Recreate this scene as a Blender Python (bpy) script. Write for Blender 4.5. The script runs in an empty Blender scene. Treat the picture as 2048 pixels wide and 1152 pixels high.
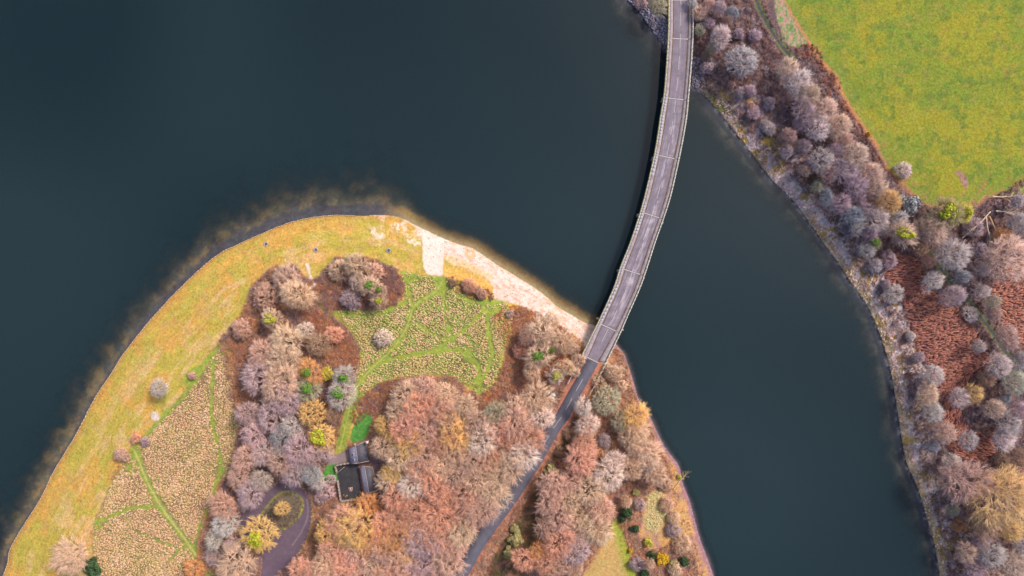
import bpy, math, random
import numpy as np
from mathutils import Vector

# ------------------------------------------------------------------ camera, sky, sun, exposure
SC = bpy.context.scene
H = 300.0                      # drone height above the water (m)
F = 2048 * H / 450.0           # photo pixels per radian-ish (focal in photo pixels)
camd = bpy.data.cameras.new("camera"); cam = bpy.data.objects.new("camera", camd)
SC.collection.objects.link(cam); SC.camera = cam
cam.location = (0, 0, H); camd.sensor_width = 36; camd.lens = 24; camd.clip_end = 12000
SUN_EL, SUN_AZ = math.radians(48), math.radians(50)      # azimuth from +Y (photo top) towards +X (right)
w = bpy.data.worlds.new("World"); SC.world = w; w.use_nodes = True
wn = w.node_tree; bgn = wn.nodes["Background"]
sky = wn.nodes.new("ShaderNodeTexSky"); sky.sky_type = 'NISHITA'; sky.sun_disc = False
sky.sun_elevation = SUN_EL; sky.sun_rotation = SUN_AZ; sky.dust_density = 4; sky.air_density = 1.0; sky.ozone_density = 0.6
wn.links.new(sky.outputs[0], bgn.inputs[0]); bgn.inputs[1].default_value = 0.15
sl = bpy.data.lights.new("sun", 'SUN'); sl.energy = 2.6; sl.angle = math.radians(9); sl.color = (1, .87, .72)
so = bpy.data.objects.new("sun", sl); SC.collection.objects.link(so)
sd_ = Vector((math.sin(SUN_AZ)*math.cos(SUN_EL), math.cos(SUN_AZ)*math.cos(SUN_EL), math.sin(SUN_EL)))
so.rotation_euler = sd_.to_track_quat('Z', 'Y').to_euler()
SC.view_settings.view_transform = 'Standard'; SC.view_settings.look = 'None'
SC.view_settings.gamma = 1; SC.view_settings.use_curve_mapping = False
SC.view_settings.exposure = 0.45

COL = SC.collection
rng = np.random.default_rng(7); random.seed(7)
MPP = H / F

def P(px, py, z):
    px = np.asarray(px, float); py = np.asarray(py, float); z = np.asarray(z, float)
    return np.stack(np.broadcast_arrays((px-1024)*(H-z)/F, -(py-576)*(H-z)/F, z), -1)

# ------------------------------------------------------------------ numpy noise, polygons
def _vn(x, y, seed):
    r = np.random.default_rng(seed).random((256, 256))
    xi = np.floor(x).astype(int); yi = np.floor(y).astype(int)
    fx = x-xi; fy = y-yi; fx = fx*fx*(3-2*fx); fy = fy*fy*(3-2*fy)
    a = r[xi % 256, yi % 256]; b = r[(xi+1) % 256, yi % 256]; c = r[xi % 256, (yi+1) % 256]; d = r[(xi+1) % 256, (yi+1) % 256]
    return (a*(1-fx)+b*fx)*(1-fy)+(c*(1-fx)+d*fx)*fy
def fbm(x, y, scale, seed, octv=4):
    s = 0; a = .5; t = 0
    for o in range(octv):
        k = 2**o/scale; s = s+a*_vn(x*k+17.3*o, y*k+5.1*o, seed+o); t += a; a *= .55
    return s/t                                                   # 0..1, mean .5
def smooth(a, b, x):
    t = np.clip((x-a)/(b-a), 0, 1); return t*t*(3-2*t)
def catmull(pts, n=4, closed=False):
    p = np.array(pts, float); N = len(p); out = []
    for i in range(N if closed else N-1):
        if closed: a, b, c, d = p[(i-1) % N], p[i], p[(i+1) % N], p[(i+2) % N]
        else: a, b, c, d = p[max(i-1, 0)], p[i], p[i+1], p[min(i+2, N-1)]
        for k in range(n):
            t = k/n
            out.append(.5*((2*b)+(c-a)*t+(2*a-5*b+4*c-d)*t*t+(3*b-a-3*c+d)*t**3))
    if not closed: out.append(p[-1])
    return np.array(out)
def seg_dist(x, y, poly, closed):
    d = np.full(x.shape, 1e9); n = len(poly)
    for i in range(n if closed else n-1):
        a = poly[i]; b = poly[(i+1) % n]; e = b-a; L = e@e+1e-9
        t = np.clip(((x-a[0])*e[0]+(y-a[1])*e[1])/L, 0, 1)
        d = np.minimum(d, (x-a[0]-t*e[0])**2+(y-a[1]-t*e[1])**2)
    return np.sqrt(d)
def inside(x, y, poly):
    ins = np.zeros(x.shape, bool); n = len(poly)
    for i in range(n):
        a = poly[i]; b = poly[(i+1) % n]
        if a[1] == b[1]: continue
        c = ((a[1] > y) != (b[1] > y)) & (x < (b[0]-a[0])*(y-a[1])/(b[1]-a[1])+a[0])
        ins ^= c
    return ins
def sdf(x, y, poly, pad=60):
    """signed distance in photo pixels, positive inside; exact only within pad of the outline's box"""
    out = np.full(x.shape, -float(pad)); lo = poly.min(0)-pad; hi = poly.max(0)+pad
    m = (x > lo[0]) & (x < hi[0]) & (y > lo[1]) & (y < hi[1])
    if m.any():
        xs, ys = x[m], y[m]; d = seg_dist(xs, ys, poly, True)
        out[m] = np.where(inside(xs, ys, poly), d, -d)
    return out
def ldist(x, y, line, pad=40):
    out = np.full(x.shape, float(pad)); lo = line.min(0)-pad; hi = line.max(0)+pad
    m = (x > lo[0]) & (x < hi[0]) & (y > lo[1]) & (y < hi[1])
    if m.any(): out[m] = np.minimum(pad, seg_dist(x[m], y[m], line, False))
    return out

# ------------------------------------------------------------------ outlines of the place (photo pixels)
WEST_SHORE = [(-150,1330),(-60,1250),(6,1151),(22,1096),(52,1044),(82,996),(107,944),(130,906),(155,864),(190,796),(222,748),(245,711),(282,663),(325,613),(375,562),(432,512),(485,485),(525,467),(575,447),(620,436),(667,431),(712,432),(775,431),(807,439)]
NORTH_SHORE = [(830,451),(862,466),(890,479),(920,490),(940,495),(960,507),(997,532),(1030,552),(1062,572),(1090,592),(1112,612),(1142,630),(1170,646),(1192,652)]
SE_SHORE = [(1215,668),(1233,690),(1246,706),(1256,731),(1266,761),(1274,791),(1284,811),(1299,833),(1313,862),(1329,894),(1346,916),(1359,936),(1366,969),(1379,1001),(1389,1039),(1401,1081),(1416,1121),(1427,1152),(1465,1260),(1600,1600)]
EAST_SHORE = [(1180,-300),(1235,-60),(1256,0),(1274,15),(1294,45),(1321,82),(1345,120),(1384,168),(1404,185),(1429,212),(1449,237),(1489,288),(1536,350),(1558,373),(1586,400),(1618,443),(1643,480),(1673,520),(1691,548),(1711,577),(1733,608),(1753,651),(1768,693),(1778,726),(1786,766),(1793,806),(1800,855),(1813,924),(1836,976),(1856,1044),(1871,1094),(1880,1151),(1905,1260),(1990,1600)]
PEN = np.vstack([catmull(WEST_SHORE+NORTH_SHORE+SE_SHORE, 3), [(3000,9000),(-9000,9000),(-3000,3500)]])
EAST = np.vstack([catmull(EAST_SHORE, 3), [(3500,9000),(9000,9000),(9000,-9000),(-1500,-9000)]])
# far-side land so the lake does not run on for ever out of frame
PASTURE = np.array([(1380,-700),(1545,-60),(1568,0),(1591,40),(1616,80),(1643,120),(1673,152),(1686,187),(1706,220),(1731,257),(1753,285),(1776,338),(1811,370),(1843,402),(1861,412),(1911,408),(1956,405),(1970,391),(2048,387),(2500,370),(4000,300),(4000,-3000),(1200,-3000)], float)
SCAR = catmull([(1909,344),(1920,342),(1930,350),(1936,364),(1934,377),(1928,376),(1923,364),(1917,354)], 3, True)
MEADOW_W = catmull([(257,909),(275,890),(300,860),(325,835),(360,797),(385,757),(410,722),(440,690),(462,690),(472,720),(466,790),(478,850),(468,885),(456,945),(440,965),(425,990),(410,1030),(398,1075),(395,1110),(415,1150),(430,1240),(200,1260),(190,1152),(186,1084),(192,1040),(206,1008),(222,968),(240,937)], 3, True)
MEADOW_C = catmull([(800,545),(840,548),(865,552),(888,556),(905,570),(928,586),(960,600),(985,598),(1012,606),(1026,640),(1018,672),(1004,705),(1000,742),(985,772),(957,788),(935,772),(905,754),(870,748),(830,752),(790,758),(750,772),(722,800),(706,836),(694,880),(700,896),(672,900),(674,870),(688,830),(698,790),(712,760),(716,730),(720,700),(702,662),(684,642),(668,625),(700,618),(740,620),(790,610),(808,598),(806,570)], 3, True)
POCKET = catmull([(1296,988),(1318,982),(1337,994),(1338,1020),(1328,1050),(1310,1062),(1288,1060),(1292,1030)], 3, True)
SLAWN = catmull([(1231,1038),(1244,1061),(1254,1089),(1261,1116),(1272,1152),(1290,1240),(1120,1240),(1164,1152),(1184,1121),(1204,1084),(1219,1058)], 3, True)
BEACH = catmull([(815,441),(845,458),(862,466),(890,479),(920,490),(940,495),(960,507),(997,532),(1030,552),(1062,572),(1090,592),(1112,612),(1142,630),(1170,646),(1200,656),(1190,690),(1176,700),(1160,680),(1120,655),(1090,640),(1060,620),(1030,608),(1000,602),(986,592),(984,570),(965,548),(940,528),(905,518),(888,512),(887,545),(868,551),(851,546),(846,512),(846,486),(838,466)], 3, True)
OTONGUE = catmull([(888,530),(900,534),(925,543),(955,556),(980,568),(986,578),(965,574),(940,566),(910,556),(888,548)], 3, True)
OTONGUE2 = catmull([(890,512),(915,516),(945,530),(975,545),(985,556),(960,550),(930,536),(900,526)], 3, True)
GLAWN = catmull([(718,832),(738,826),(745,842),(738,862),(728,880),(706,884),(700,874),(708,850)], 3, True)
GLAWN2 = catmull([(652,932),(672,926),(676,960),(668,966),(645,962)], 3, True)
GRAVEL = np.array([(655,910),(700,903),(701,924),(655,930)], float)
HOUSEG = np.array([(700,878),(745,860),(775,930),(775,1010),(680,1012),(655,1000),(660,950)], float)
COURT = np.array([(671,931),(701,926),(719,930),(724,960),(729,992),(724,997),(683,1002)], float)
DRIVE = catmull([(624,1010),(622,1043),(613,1080),(593,1111),(565,1139),(552,1152),(520,1240),(420,1240),(500,1175),(521,1152),(526,1106),(539,1086),(550,1072),(569,1061),(583,1051),(598,1037),(607,1018),(607,1001),(596,988),(576,981),(563,982),(550,991),(530,1014),(517,1034),(505,1056),(495,1100),(470,1110),(476,1067),(479,1043),(486,1023),(514,1005),(532,985),(550,970),(569,963),(596,967),(615,984)], 2, True)
ISLAND = catmull([(576,981),(596,988),(607,1001),(607,1018),(598,1037),(583,1051),(569,1061),(550,1072),(535,1085),(510,1062),(517,1034),(530,1014),(550,991),(565,982)], 2, True)
WOOD_W = catmull([(505,575),(545,535),(590,535),(625,560),(670,520),(720,510),(770,525),(800,545),(810,580),(790,608),(740,620),(690,618),(665,628),(700,660),(722,700),(712,765),(695,800),(685,840),(672,895),(660,905),(655,965),(690,1005),(760,1000),(760,1160),(620,1260),(440,1260),(400,1150),(398,1075),(415,1020),(440,965),(458,945),(470,885),(478,850),(462,800),(455,740),(445,700),(440,680),(470,650),(495,610)], 3, True)
WOOD_C = catmull([(716,812),(722,800),(750,772),(800,752),(850,742),(905,748),(950,780),(1000,745),(1018,680),(1030,620),(1080,625),(1130,655),(1178,700),(1225,695),(1248,712),(1262,761),(1276,800),(1300,845),(1325,905),(1345,940),(1340,985),(1300,985),(1280,1060),(1300,1100),(1370,1085),(1395,1180),(1280,1260),(600,1260),(620,1090),(690,1010),(765,1000),(765,930),(742,880),(742,830)], 3, True)
BRACKEN = catmull([(1775,505),(1830,515),(1845,545),(1862,580),(1902,602),(1938,640),(1965,690),(1985,722),(1952,742),(1932,772),(1912,790),(1935,850),(1975,870),(1990,905),(1960,925),(1905,908),(1882,860),(1880,795),(1858,742),(1832,692),(1815,642),(1800,592),(1770,555)], 3, True)
BRACKEN2 = catmull([(1990,545),(2070,530),(2080,700),(2040,690),(2005,655),(1985,600)], 3, True)
STRIPG = catmull([(1548,0),(1566,0),(1590,45),(1614,85),(1590,92),(1570,82),(1555,40)], 3, True)
ROAD_C = catmull([(820,1330),(878,1215),(920,1152),(955,1089),(990,1039),(1024,992),(1068,924),(1102,864),(1127,828),(1147,791),(1164,761),(1185,723)], 4)
TRACKS_E = [catmull([(1490,-60),(1512,0),(1530,40),(1556,82),(1585,118)], 4), catmull([(1860,505),(1895,555),(1930,592),(1962,635),(1990,672),(2012,705),(2042,735),(2100,800)], 4)]
PATHS = [([(885,562),(870,585),(830,610),(815,650),(796,684),(770,712),(742,738),(716,770),(702,806),(692,848),(680,898)],4.5),
 ([(1000,602),(985,612),(976,640),(978,680),(985,712),(968,752),(957,786)],3.5),
 ([(770,722),(820,710),(870,702),(915,700),(942,716),(958,740),(962,770)],4),
 ([(885,565),(890,620),(902,672),(922,702)],2.5), ([(970,618),(935,655),(905,676),(870,700)],2.2),
 ([(835,645),(860,665),(900,680)],1.8), ([(885,560),(920,592),(955,604),(985,605)],2),
 ([(640,600),(650,622),(672,628),(740,630),(790,614),(815,603)],2), ([(805,548),(815,575),(826,610)],3),
 ([(268,900),(283,935),(300,975),(330,1025),(360,1065),(385,1100),(402,1125),(420,1155)],6),
 ([(318,1014),(290,1013),(262,1016),(228,1030),(195,1042)],2.8),
 ([(428,720),(424,780),(424,840),(434,880),(442,930),(436,955),(418,1010),(398,1060),(388,1090)],2.5),
 ([(262,905),(300,862),(330,830),(370,790),(400,742),(440,690)],3.2), ([(265,1060),(300,1075),(340,1090)],1.2), ([(340,1120),(360,1100),(385,1090)],1.5)]
PATHS = [(catmull(p, 3), wd) for p, wd in PATHS]
GREENBLOBS = [(882,572,20),(985,612,20),(960,762,13),(935,705,14),(272,912,16),(398,738,14),(385,758,18),(395,1098,12),(455,705,10),(440,938,8),(262,935,12),(196,1050,10),(820,560,12)]

def shore(x, y):
    return sdf(x, y, PEN, 400), sdf(x, y, EAST, 400)
def height(x, y, sp=None, se=None):
    x = np.asarray(x, float); y = np.asarray(y, float)
    if sp is None: sp, se = shore(x, y)
    def prof(s, top): return np.where(s > 0, .25+top*(1-np.exp(-np.maximum(s,0)/90)), 0)
    h = np.where(sp > 0, prof(sp, 5), np.where(se > 0, prof(se, 8), 0))
    s = np.maximum(sp, se)
    wide = np.where(sp > se, np.where(x < 850, 50, np.where(x < 1200, 26, 14)), 34.)
    wide = wide*(.6+.8*fbm(x, y, 40, 301, 3))
    h = np.where(s <= 0, -2.2*(1-np.exp(s/wide))-(-s)*.02*(-s > 60), h)
    h = np.maximum(h, -7)
    dr = ldist(x, y, ROAD_C, 70); hr = 6.4
    k = smooth(46, 14, dr)*(sp > 0)*smooth(-5, 25, sp); h = h*(1-k)+hr*k*1.0+0*k
    return h
def hpt(x, y): return float(height(np.array([float(x)]), np.array([float(y)]))[0])

# ------------------------------------------------------------------ mesh helpers
def nm(name, V, faces, mat=None, parent=None, cols=None, smoothf=False):
    """faces: int array (n,3) or (n,4), or a list of such arrays / lists"""
    V = np.asarray(V, np.float32).reshape(-1, 3)
    if not isinstance(faces, list): faces = [faces]
    fl = [np.asarray(f, np.int32) for f in faces if len(f)]
    loops = np.concatenate([f.ravel() for f in fl]); sizes = np.concatenate([np.full(len(f), f.shape[1]) for f in fl])
    st = np.concatenate([[0], np.cumsum(sizes)[:-1]]).astype(np.int32)
    me = bpy.data.meshes.new(name); me.vertices.add(len(V)); me.vertices.foreach_set("co", V.ravel())
    me.loops.add(len(loops)); me.loops.foreach_set("vertex_index", loops)
    me.polygons.add(len(st)); me.polygons.foreach_set("loop_start", st)
    if smoothf: me.polygons.foreach_set("use_smooth", np.ones(len(st), bool))
    if cols is not None:
        a = me.color_attributes.new("cover", 'FLOAT_COLOR', 'POINT')
        c = np.ones((len(V), 4), np.float32); c[:, :3] = cols; a.data.foreach_set("color", c.ravel())
    me.update(calc_edges=True)
    if mat: me.materials.append(mat)
    o = bpy.data.objects.new(name, me); COL.objects.link(o)
    if parent: o.parent = parent
    return o
def empty(name, loc=(0, 0, 0), rz=0):
    o = bpy.data.objects.new(name, None); COL.objects.link(o); o.location = loc; o.rotation_euler = (0, 0, rz)
    o.empty_display_size = .5; return o
def tag(o, label=None, cat=None, group=None, kind=None):
    if label: o['label'] = label
    if cat: o['category'] = cat
    if group: o['group'] = group
    if kind: o['kind'] = kind
    return o
class MB:
    def __init__(s): s.v = []; s.q = []; s.t = []
    def add(s, v, q=(), t=()):
        b = len(s.v); s.v += [tuple(map(float, a)) for a in v]
        s.q += [tuple(i+b for i in f) for f in q]; s.t += [tuple(i+b for i in f) for f in t]
    def hexa(s, lo, hi):          # two quads (4 points each), bottom then top
        s.add(list(lo)+list(hi), [(0,3,2,1),(4,5,6,7),(0,1,5,4),(1,2,6,5),(2,3,7,6),(3,0,4,7)])
    def box(s, c, size, rz=0):
        hx, hy, hz = [a/2 for a in size]; ca, sa = math.cos(rz), math.sin(rz)
        q = [(c[0]+x*ca-y*sa, c[1]+x*sa+y*ca) for x, y in ((-hx,-hy),(hx,-hy),(hx,hy),(-hx,hy))]
        s.hexa([(a, b, c[2]-hz) for a, b in q], [(a, b, c[2]+hz) for a, b in q])
    def beam(s, a, b, wd, ht):
        a = np.array(a, float); b = np.array(b, float); d = b-a; n = np.array((-d[1], d[0], 0)); n /= np.linalg.norm(n)+1e-9; n *= wd/2
        u = np.array((0, 0, ht/2))
        s.hexa([a-n-u, b-n-u, b+n-u, a+n-u], [a-n+u, b-n+u, b+n+u, a+n+u])
    def cyl(s, c, r0, r1, h, n=12):
        v = [(c[0]+r0*math.cos(6.2832*i/n), c[1]+r0*math.sin(6.2832*i/n), c[2]) for i in range(n)]+[(c[0]+r1*math.cos(6.2832*i/n), c[1]+r1*math.sin(6.2832*i/n), c[2]+h) for i in range(n)]+[(c[0],c[1],c[2]+h)]
        s.add(v, [(i,(i+1)%n,n+(i+1)%n,n+i) for i in range(n)], [(n+i,n+(i+1)%n,2*n) for i in range(n)])
    def build(s, name, mat, parent=None):
        f = []
        if s.q: f.append(np.array(s.q))
        if s.t: f.append(np.array(s.t))
        return nm(name, np.array(s.v), f, mat, parent)

# ------------------------------------------------------------------ materials
def mat(name):
    m = bpy.data.materials.new(name); m.use_nodes = True; nt = m.node_tree
    return m, nt, nt.nodes["Principled BSDF"]
def node(nt, t, **k):
    n = nt.nodes.new(t)
    for a, b in k.items():
        if a in n.inputs: n.inputs[a].default_value = b
        else: setattr(n, a, b)
    return n
def rampnode(nt, fac, stops):
    r = nt.nodes.new("ShaderNodeValToRGB"); e = r.color_ramp.elements
    while len(e) < len(stops): e.new(.5)
    for i, (p, c) in enumerate(stops):
        e[i].position = p; e[i].color = (*c, 1) if len(c) == 3 else c
    nt.links.new(fac, r.inputs[0]); return r
def mulc(nt, a, b, fac=1.0):
    m = node(nt, "ShaderNodeMix", data_type='RGBA', blend_type='MULTIPLY'); m.inputs[0].default_value = fac
    for s, i in ((a, 6), (b, 7)):
        if isinstance(s, tuple): m.inputs[i].default_value = (*s, 1)
        else: nt.links.new(s, m.inputs[i])
    return m.outputs[2]
def geo_noise(nt, scale, detail=4, rough=.6, dist=0, stretch=None):
    g = nt.nodes.new("ShaderNodeNewGeometry"); v = g.outputs["Position"]
    if stretch:
        mp = nt.nodes.new("ShaderNodeMapping"); mp.inputs["Scale"].default_value = stretch[:3]; mp.inputs["Rotation"].default_value = (0, 0, stretch[3])
        nt.links.new(v, mp.inputs[0]); v = mp.outputs[0]
    n = node(nt, "ShaderNodeTexNoise"); n.inputs["Scale"].default_value = scale; n.inputs["Detail"].default_value = detail
    n.inputs["Roughness"].default_value = rough; n.inputs["Distortion"].default_value = dist
    nt.links.new(v, n.inputs["Vector"]); return n.outputs[0]
def cover_mat(name, grain=1.2, lo=.55, hi=1.5, bump=.5, bdist=.25, rough=.95, tint=True):
    m, nt, b = mat(name); b.inputs["Roughness"].default_value = rough; b.inputs["Specular IOR Level"].default_value = .15
    at = node(nt, "ShaderNodeAttribute", attribute_name="cover")
    n1 = geo_noise(nt, grain, 5, .75, .6); r1 = rampnode(nt, n1, [(.3, (lo,)*3), (.5, (1,)*3), (.7, (hi,)*3)])
    c = mulc(nt, at.outputs[0], r1.outputs[0])
    if tint:
        n2 = geo_noise(nt, grain*.35, 5, .7, 1); r2 = rampnode(nt, n2, [(.3, (1.12,.92,.8)), (.5, (1,1,1)), (.7, (.88,1.06,.95))])
        c = mulc(nt, c, r2.outputs[0])
    nt.links.new(c, b.inputs["Base Color"])
    bp = node(nt, "ShaderNodeBump"); bp.inputs["Strength"].default_value = bump; bp.inputs["Distance"].default_value = bdist
    nt.links.new(n1, bp.inputs["Height"]); nt.links.new(bp.outputs[0], b.inputs["Normal"])
    return m
def flat_mat(name, col, grain=1.0, lo=.8, hi=1.2, rough=.8, bump=0, bd=.05, spec=.3, col2=None, stretch=None, detail=5):
    m, nt, b = mat(name); b.inputs["Roughness"].default_value = rough; b.inputs["Specular IOR Level"].default_value = spec
    n1 = geo_noise(nt, grain, detail, .65, .3, stretch)
    if col2: r1 = rampnode(nt, n1, [(.36, col), (.62, col2)]); c = r1.outputs[0]
    else:
        r1 = rampnode(nt, n1, [(.3, (lo,)*3), (.7, (hi,)*3)]); c = mulc(nt, col, r1.outputs[0])
    nt.links.new(c, b.inputs["Base Color"])
    if bump:
        bp = node(nt, "ShaderNodeBump"); bp.inputs["Strength"].default_value = bump; bp.inputs["Distance"].default_value = bd
        nt.links.new(n1, bp.inputs["Height"]); nt.links.new(bp.outputs[0], b.inputs["Normal"])
    return m
def objcol_mat(name, gain=(1,1,1), rough=.85, trans=0, vary=True):
    m, nt, b = mat(name); b.inputs["Roughness"].default_value = rough; b.inputs["Specular IOR Level"].default_value = .2
    oi = nt.nodes.new("ShaderNodeObjectInfo")
    n1 = geo_noise(nt, .55, 3, .6); r1 = rampnode(nt, n1, [(.32, (.78,.80,.84)), (.68, (1.2,1.16,1.08))])
    c = mulc(nt, oi.outputs["Color"], r1.outputs[0]); c = mulc(nt, c, gain)
    if vary: at = node(nt, "ShaderNodeAttribute", attribute_name="cover"); c = mulc(nt, c, at.outputs[0])
    nt.links.new(c, b.inputs["Base Color"])
    return m
M = {}
M['bed'] = cover_mat("lake_bed_sediment", .8, .75, 1.3, .2, .2)
M['ground'] = cover_mat("woodland_floor", 1.1, .5, 1.5, .6, .4)
M['grass'] = cover_mat("rough_grass", 1.1, .55, 1.4, .6, .3)
M['pasture'] = cover_mat("pasture_grass", 1.0, .58, 1.4, .5, .3)
M['beach'] = cover_mat("pale_shingle", 2.2, .72, 1.16, .4, .15)
M['tarmac'] = cover_mat("worn_tarmac", .8, .85, 1.15, .1, .05, .8, False)
M['tuft'] = cover_mat("dry_stalks", 2.0, .7, 1.3, .0, .1)
M['twig'] = objcol_mat("bare_twigs", (1.12,1.10,1.10))
M['bark'] = objcol_mat("bark", (.95,.93,.88), vary=False)
M['leaf'] = objcol_mat("leaves", (1,1,1), .6, vary=False)

# ------------------------------------------------------------------ ground sheet
def axis(lo, hi, step):
    a = list(np.arange(lo, hi, step)); o = []; s = step*2; p = lo
    while p > lo-6500: p -= s; o.append(p); s *= 1.35
    q = []; s = step*2; p = a[-1]
    while p < hi+6500: p += s; q.append(p); s *= 1.35
    return np.array(o[::-1]+a+q)
GX = axis(-70, 2120, 1.7); GY = axis(-60, 1215, 1.7)
X, Y = np.meshgrid(GX, GY); shp = X.shape; X = X.ravel(); Y = Y.ravel()
SP, SE = shore(X, Y)
Z = height(X, Y, SP, SE)
C = np.zeros((len(X), 3)); R = np.zeros(len(X), int)          # region ids
def lerp(a, b, t): return a*(1-t[:, None])+b*t[:, None]
def A(*c): return np.array(c)[None, :]
N1 = fbm(X, Y, 60, 1); N2 = fbm(X, Y, 18, 11); N3 = fbm(X, Y, 6, 21, 3); N4 = fbm(X, Y, 150, 31)
NX = fbm(X, Y, 14, 41)-.5
# bed
S0 = np.maximum(SP, SE); dsh = -S0
dark = A(.09,.08,.11); ochre = A(.33,.235,.13); grey = A(.13,.12,.14); sand = A(.40,.30,.18)
C[:] = lerp(dark, grey, N2)*(.85+.3*N3[:, None])
wl = (SP > SE)*smooth(840, 780, X)                            # west shore: grey band, then golden weed fringe
strip = 11+7*(fbm(X, Y, 120, 55, 2)-.5)+9*smooth(380, 620, X)-8*smooth(300, 180, X)
patch = smooth(strip-5, strip+7, dsh+16*NX)*(.35+.65*smooth(.36, .52, fbm(X+.6*Y, Y-.6*X, 26, 61)))
C = lerp(C, lerp(ochre, A(.20,.165,.12), smooth(.35,.6,N2)), patch*wl*.9)
bm_ = (SP > SE)*smooth(750, 820, X)*smooth(1235, 1200, X)
bb = lerp(sand, A(.45,.28,.12), smooth(4, 14, dsh)); bb = lerp(bb, A(.17,.15,.11), smooth(18, 26, dsh+10*NX)); C = lerp(C, bb, bm_)
em = (SE >= SP)*1.0
eb = lerp(A(.075,.075,.105)+0*C, A(.22,.20,.18), (.35+.65*smooth(.44, .58, N2))*smooth(13, 19, dsh+8*NX)); eb = lerp(eb, A(.26,.24,.27), smooth(.50,.62,N3)*smooth(9,2,dsh+6*NX)); C = lerp(C, eb, em)
# peninsula foreshore
isP = SP > 0; isE = (SE > 0) & ~isP
st = .5*fbm(SP*1.3+X*.15, (X-Y)*.3, 34, 71)+.5*fbm(X, Y, 30, 72); st2 = .5*fbm(SP+X*.1, (X-Y)*.12, 9, 81)+.5*fbm(X, Y, 42, 82); st3 = fbm(SP*1.2, (X-Y)*.25, 5, 86, 3)
fo = lerp(A(.43,.26,.065), A(.34,.275,.055), smooth(.40, .56, st)); fo = fo*(1+.35*(st3[:, None]-.5)); fo = lerp(fo, A(.52,.335,.18), smooth(.48, .62, st2)*smooth(14, 60, SP)*.6)
fo = lerp(fo, A(.36,.19,.06), smooth(14, 2, SP)*.6); fo = lerp(fo, A(.36,.22,.10), smooth(.6,.7,N2)*.35)
fo = lerp(fo, A(.56,.40,.30), smooth(.56,.64,fbm(X,Y,9,85))*smooth(690,800,X)*smooth(40,10,SP)*.8)
C[isP] = fo[isP]; R[isP] = 2
# SE shore grass strip
se_ = isP & (X > 1195); C = np.where(se_[:, None], lerp(lerp(A(.30,.17,.13), A(.40,.235,.10), smooth(.4,.6,N2)), A(.24,.13,.16), smooth(10,3,SP)), C)
# east land
eb = lerp(A(.12,.075,.085), A(.09,.07,.085), N1); eb = lerp(eb, A(.19,.11,.08), smooth(.55,.7,N2)*.5)
shs = lerp(A(.38,.30,.32), A(.30,.20,.06), smooth(.53,.60,fbm(X,Y,26,91)))
shs = lerp(shs, A(.52,.44,.46), smooth(.46,.58,N2)*smooth(330,380,Y)); shs = lerp(shs, A(.31,.22,.08), smooth(18,8,SE+18*NX)*smooth(400,470,Y)*.7)
eb = lerp(eb, shs, smooth(96, 62, SE+16*NX)*smooth(160, 200, Y)); eb = lerp(eb, A(.17,.17,.06), smooth(30,20,SE+16*NX)*smooth(.4,.55,N2)*smooth(155,175,Y)*smooth(270,235,Y))
C[isE] = eb[isE]; R[isE] = 1
def region(poly, colf, rid=None, soft=3, warp=10, only=None, pad=40):
    s = sdf(X, Y, poly, pad); m = smooth(-soft, soft, s+warp*NX)
    if only is not None: m = m*only
    global C
    C = lerp(C, colf if not callable(colf) else colf(s), m)
    if rid is not None: R[m > .5] = rid
    return s, m
pen = (SP > 0)*1.0; eas = ((SE > 0) & (SP <= 0))*1.0
ww = lerp(A(.17,.10,.085), A(.13,.085,.10), smooth(.4,.6,N1)); ww = lerp(ww, A(.33,.15,.07), smooth(.5,.62,N2)*.7)
region(WOOD_W, ww, 1, 5, 26, pen); region(WOOD_C, lerp(ww, A(.34,.17,.09), np.full(len(X), .35)), 1, 5, 26, pen)
td = lerp(A(.21,.14,.085), A(.19,.155,.07), smooth(.42,.6,N1))
sW, mW = region(MEADOW_W, td, 2, 4, 14, pen)
sC, mC = region(MEADOW_C, lerp(A(.13,.11,.05)+0*C, A(.15,.19,.045), smooth(.45,.62,N2)), 2, 4, 10, pen)
C = lerp(C, A(.24,.27,.06)+0*C, smooth(14, 0, sW)*mW*.6*(X < 300)); C = lerp(C, A(.27,.36,.05)+0*C, smooth(12, 0, sC)*mC*.6)
region(POCKET, lerp(A(.30,.27,.10), A(.40,.30,.18), N3), 2, 5, 20, pen)
sS, mS = region(SLAWN, lerp(A(.40,.26,.10), A(.34,.24,.10), N2), 2, 5, 16, pen)
C = lerp(C, A(.24,.27,.04)+0*C, mS*smooth(30,4,ldist(X,Y,catmull([(1231,1038),(1244,1061),(1254,1089),(1261,1116),(1272,1152)],3))))
grn = lerp(A(.15,.24,.035), A(.27,.28,.06), N3)
for x0, y0, r0 in GREENBLOBS:
    d = np.hypot(X-x0, Y-y0); C = lerp(C, grn, smooth(r0+3, r0*.4, d+30*NX)*pen)
for ln, wd in PATHS:
    d = ldist(X, Y, ln, 20); C = lerp(C, grn, smooth(wd*1.6+4, wd*.5, d+14*NX)*.95*pen)
ln = PATHS[9][0]; C = lerp(C, A(.44,.36,.16)+0*C, smooth(2.6, .8, ldist(X, Y, ln, 20))*.7)
ln = PATHS[0][0]; C = lerp(C, A(.42,.36,.16)+0*C, smooth(2., .6, ldist(X, Y, ln, 20))*.4)
bc = lerp(A(.60,.50,.47), A(.50,.36,.31), smooth(.45,.65,N3)); bc = lerp(bc, A(.42,.25,.17), smooth(.54,.66,fbm(X*.5+Y*.4,Y*2.4-X*1.3,8,95))*.75)
bc = lerp(bc, A(.60,.54,.52)+0*C, ((X > 846) & (X < 888) & (Y < 555))*.6)
region(BEACH, bc, 3, 2.5, 9, pen)
region(OTONGUE, lerp(A(.52,.28,.07), A(.50,.34,.10), N3), 2, 2, 8, pen); region(OTONGUE2, lerp(A(.50,.32,.12), A(.62,.45,.34), N3), 2, 3, 10, pen)
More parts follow.
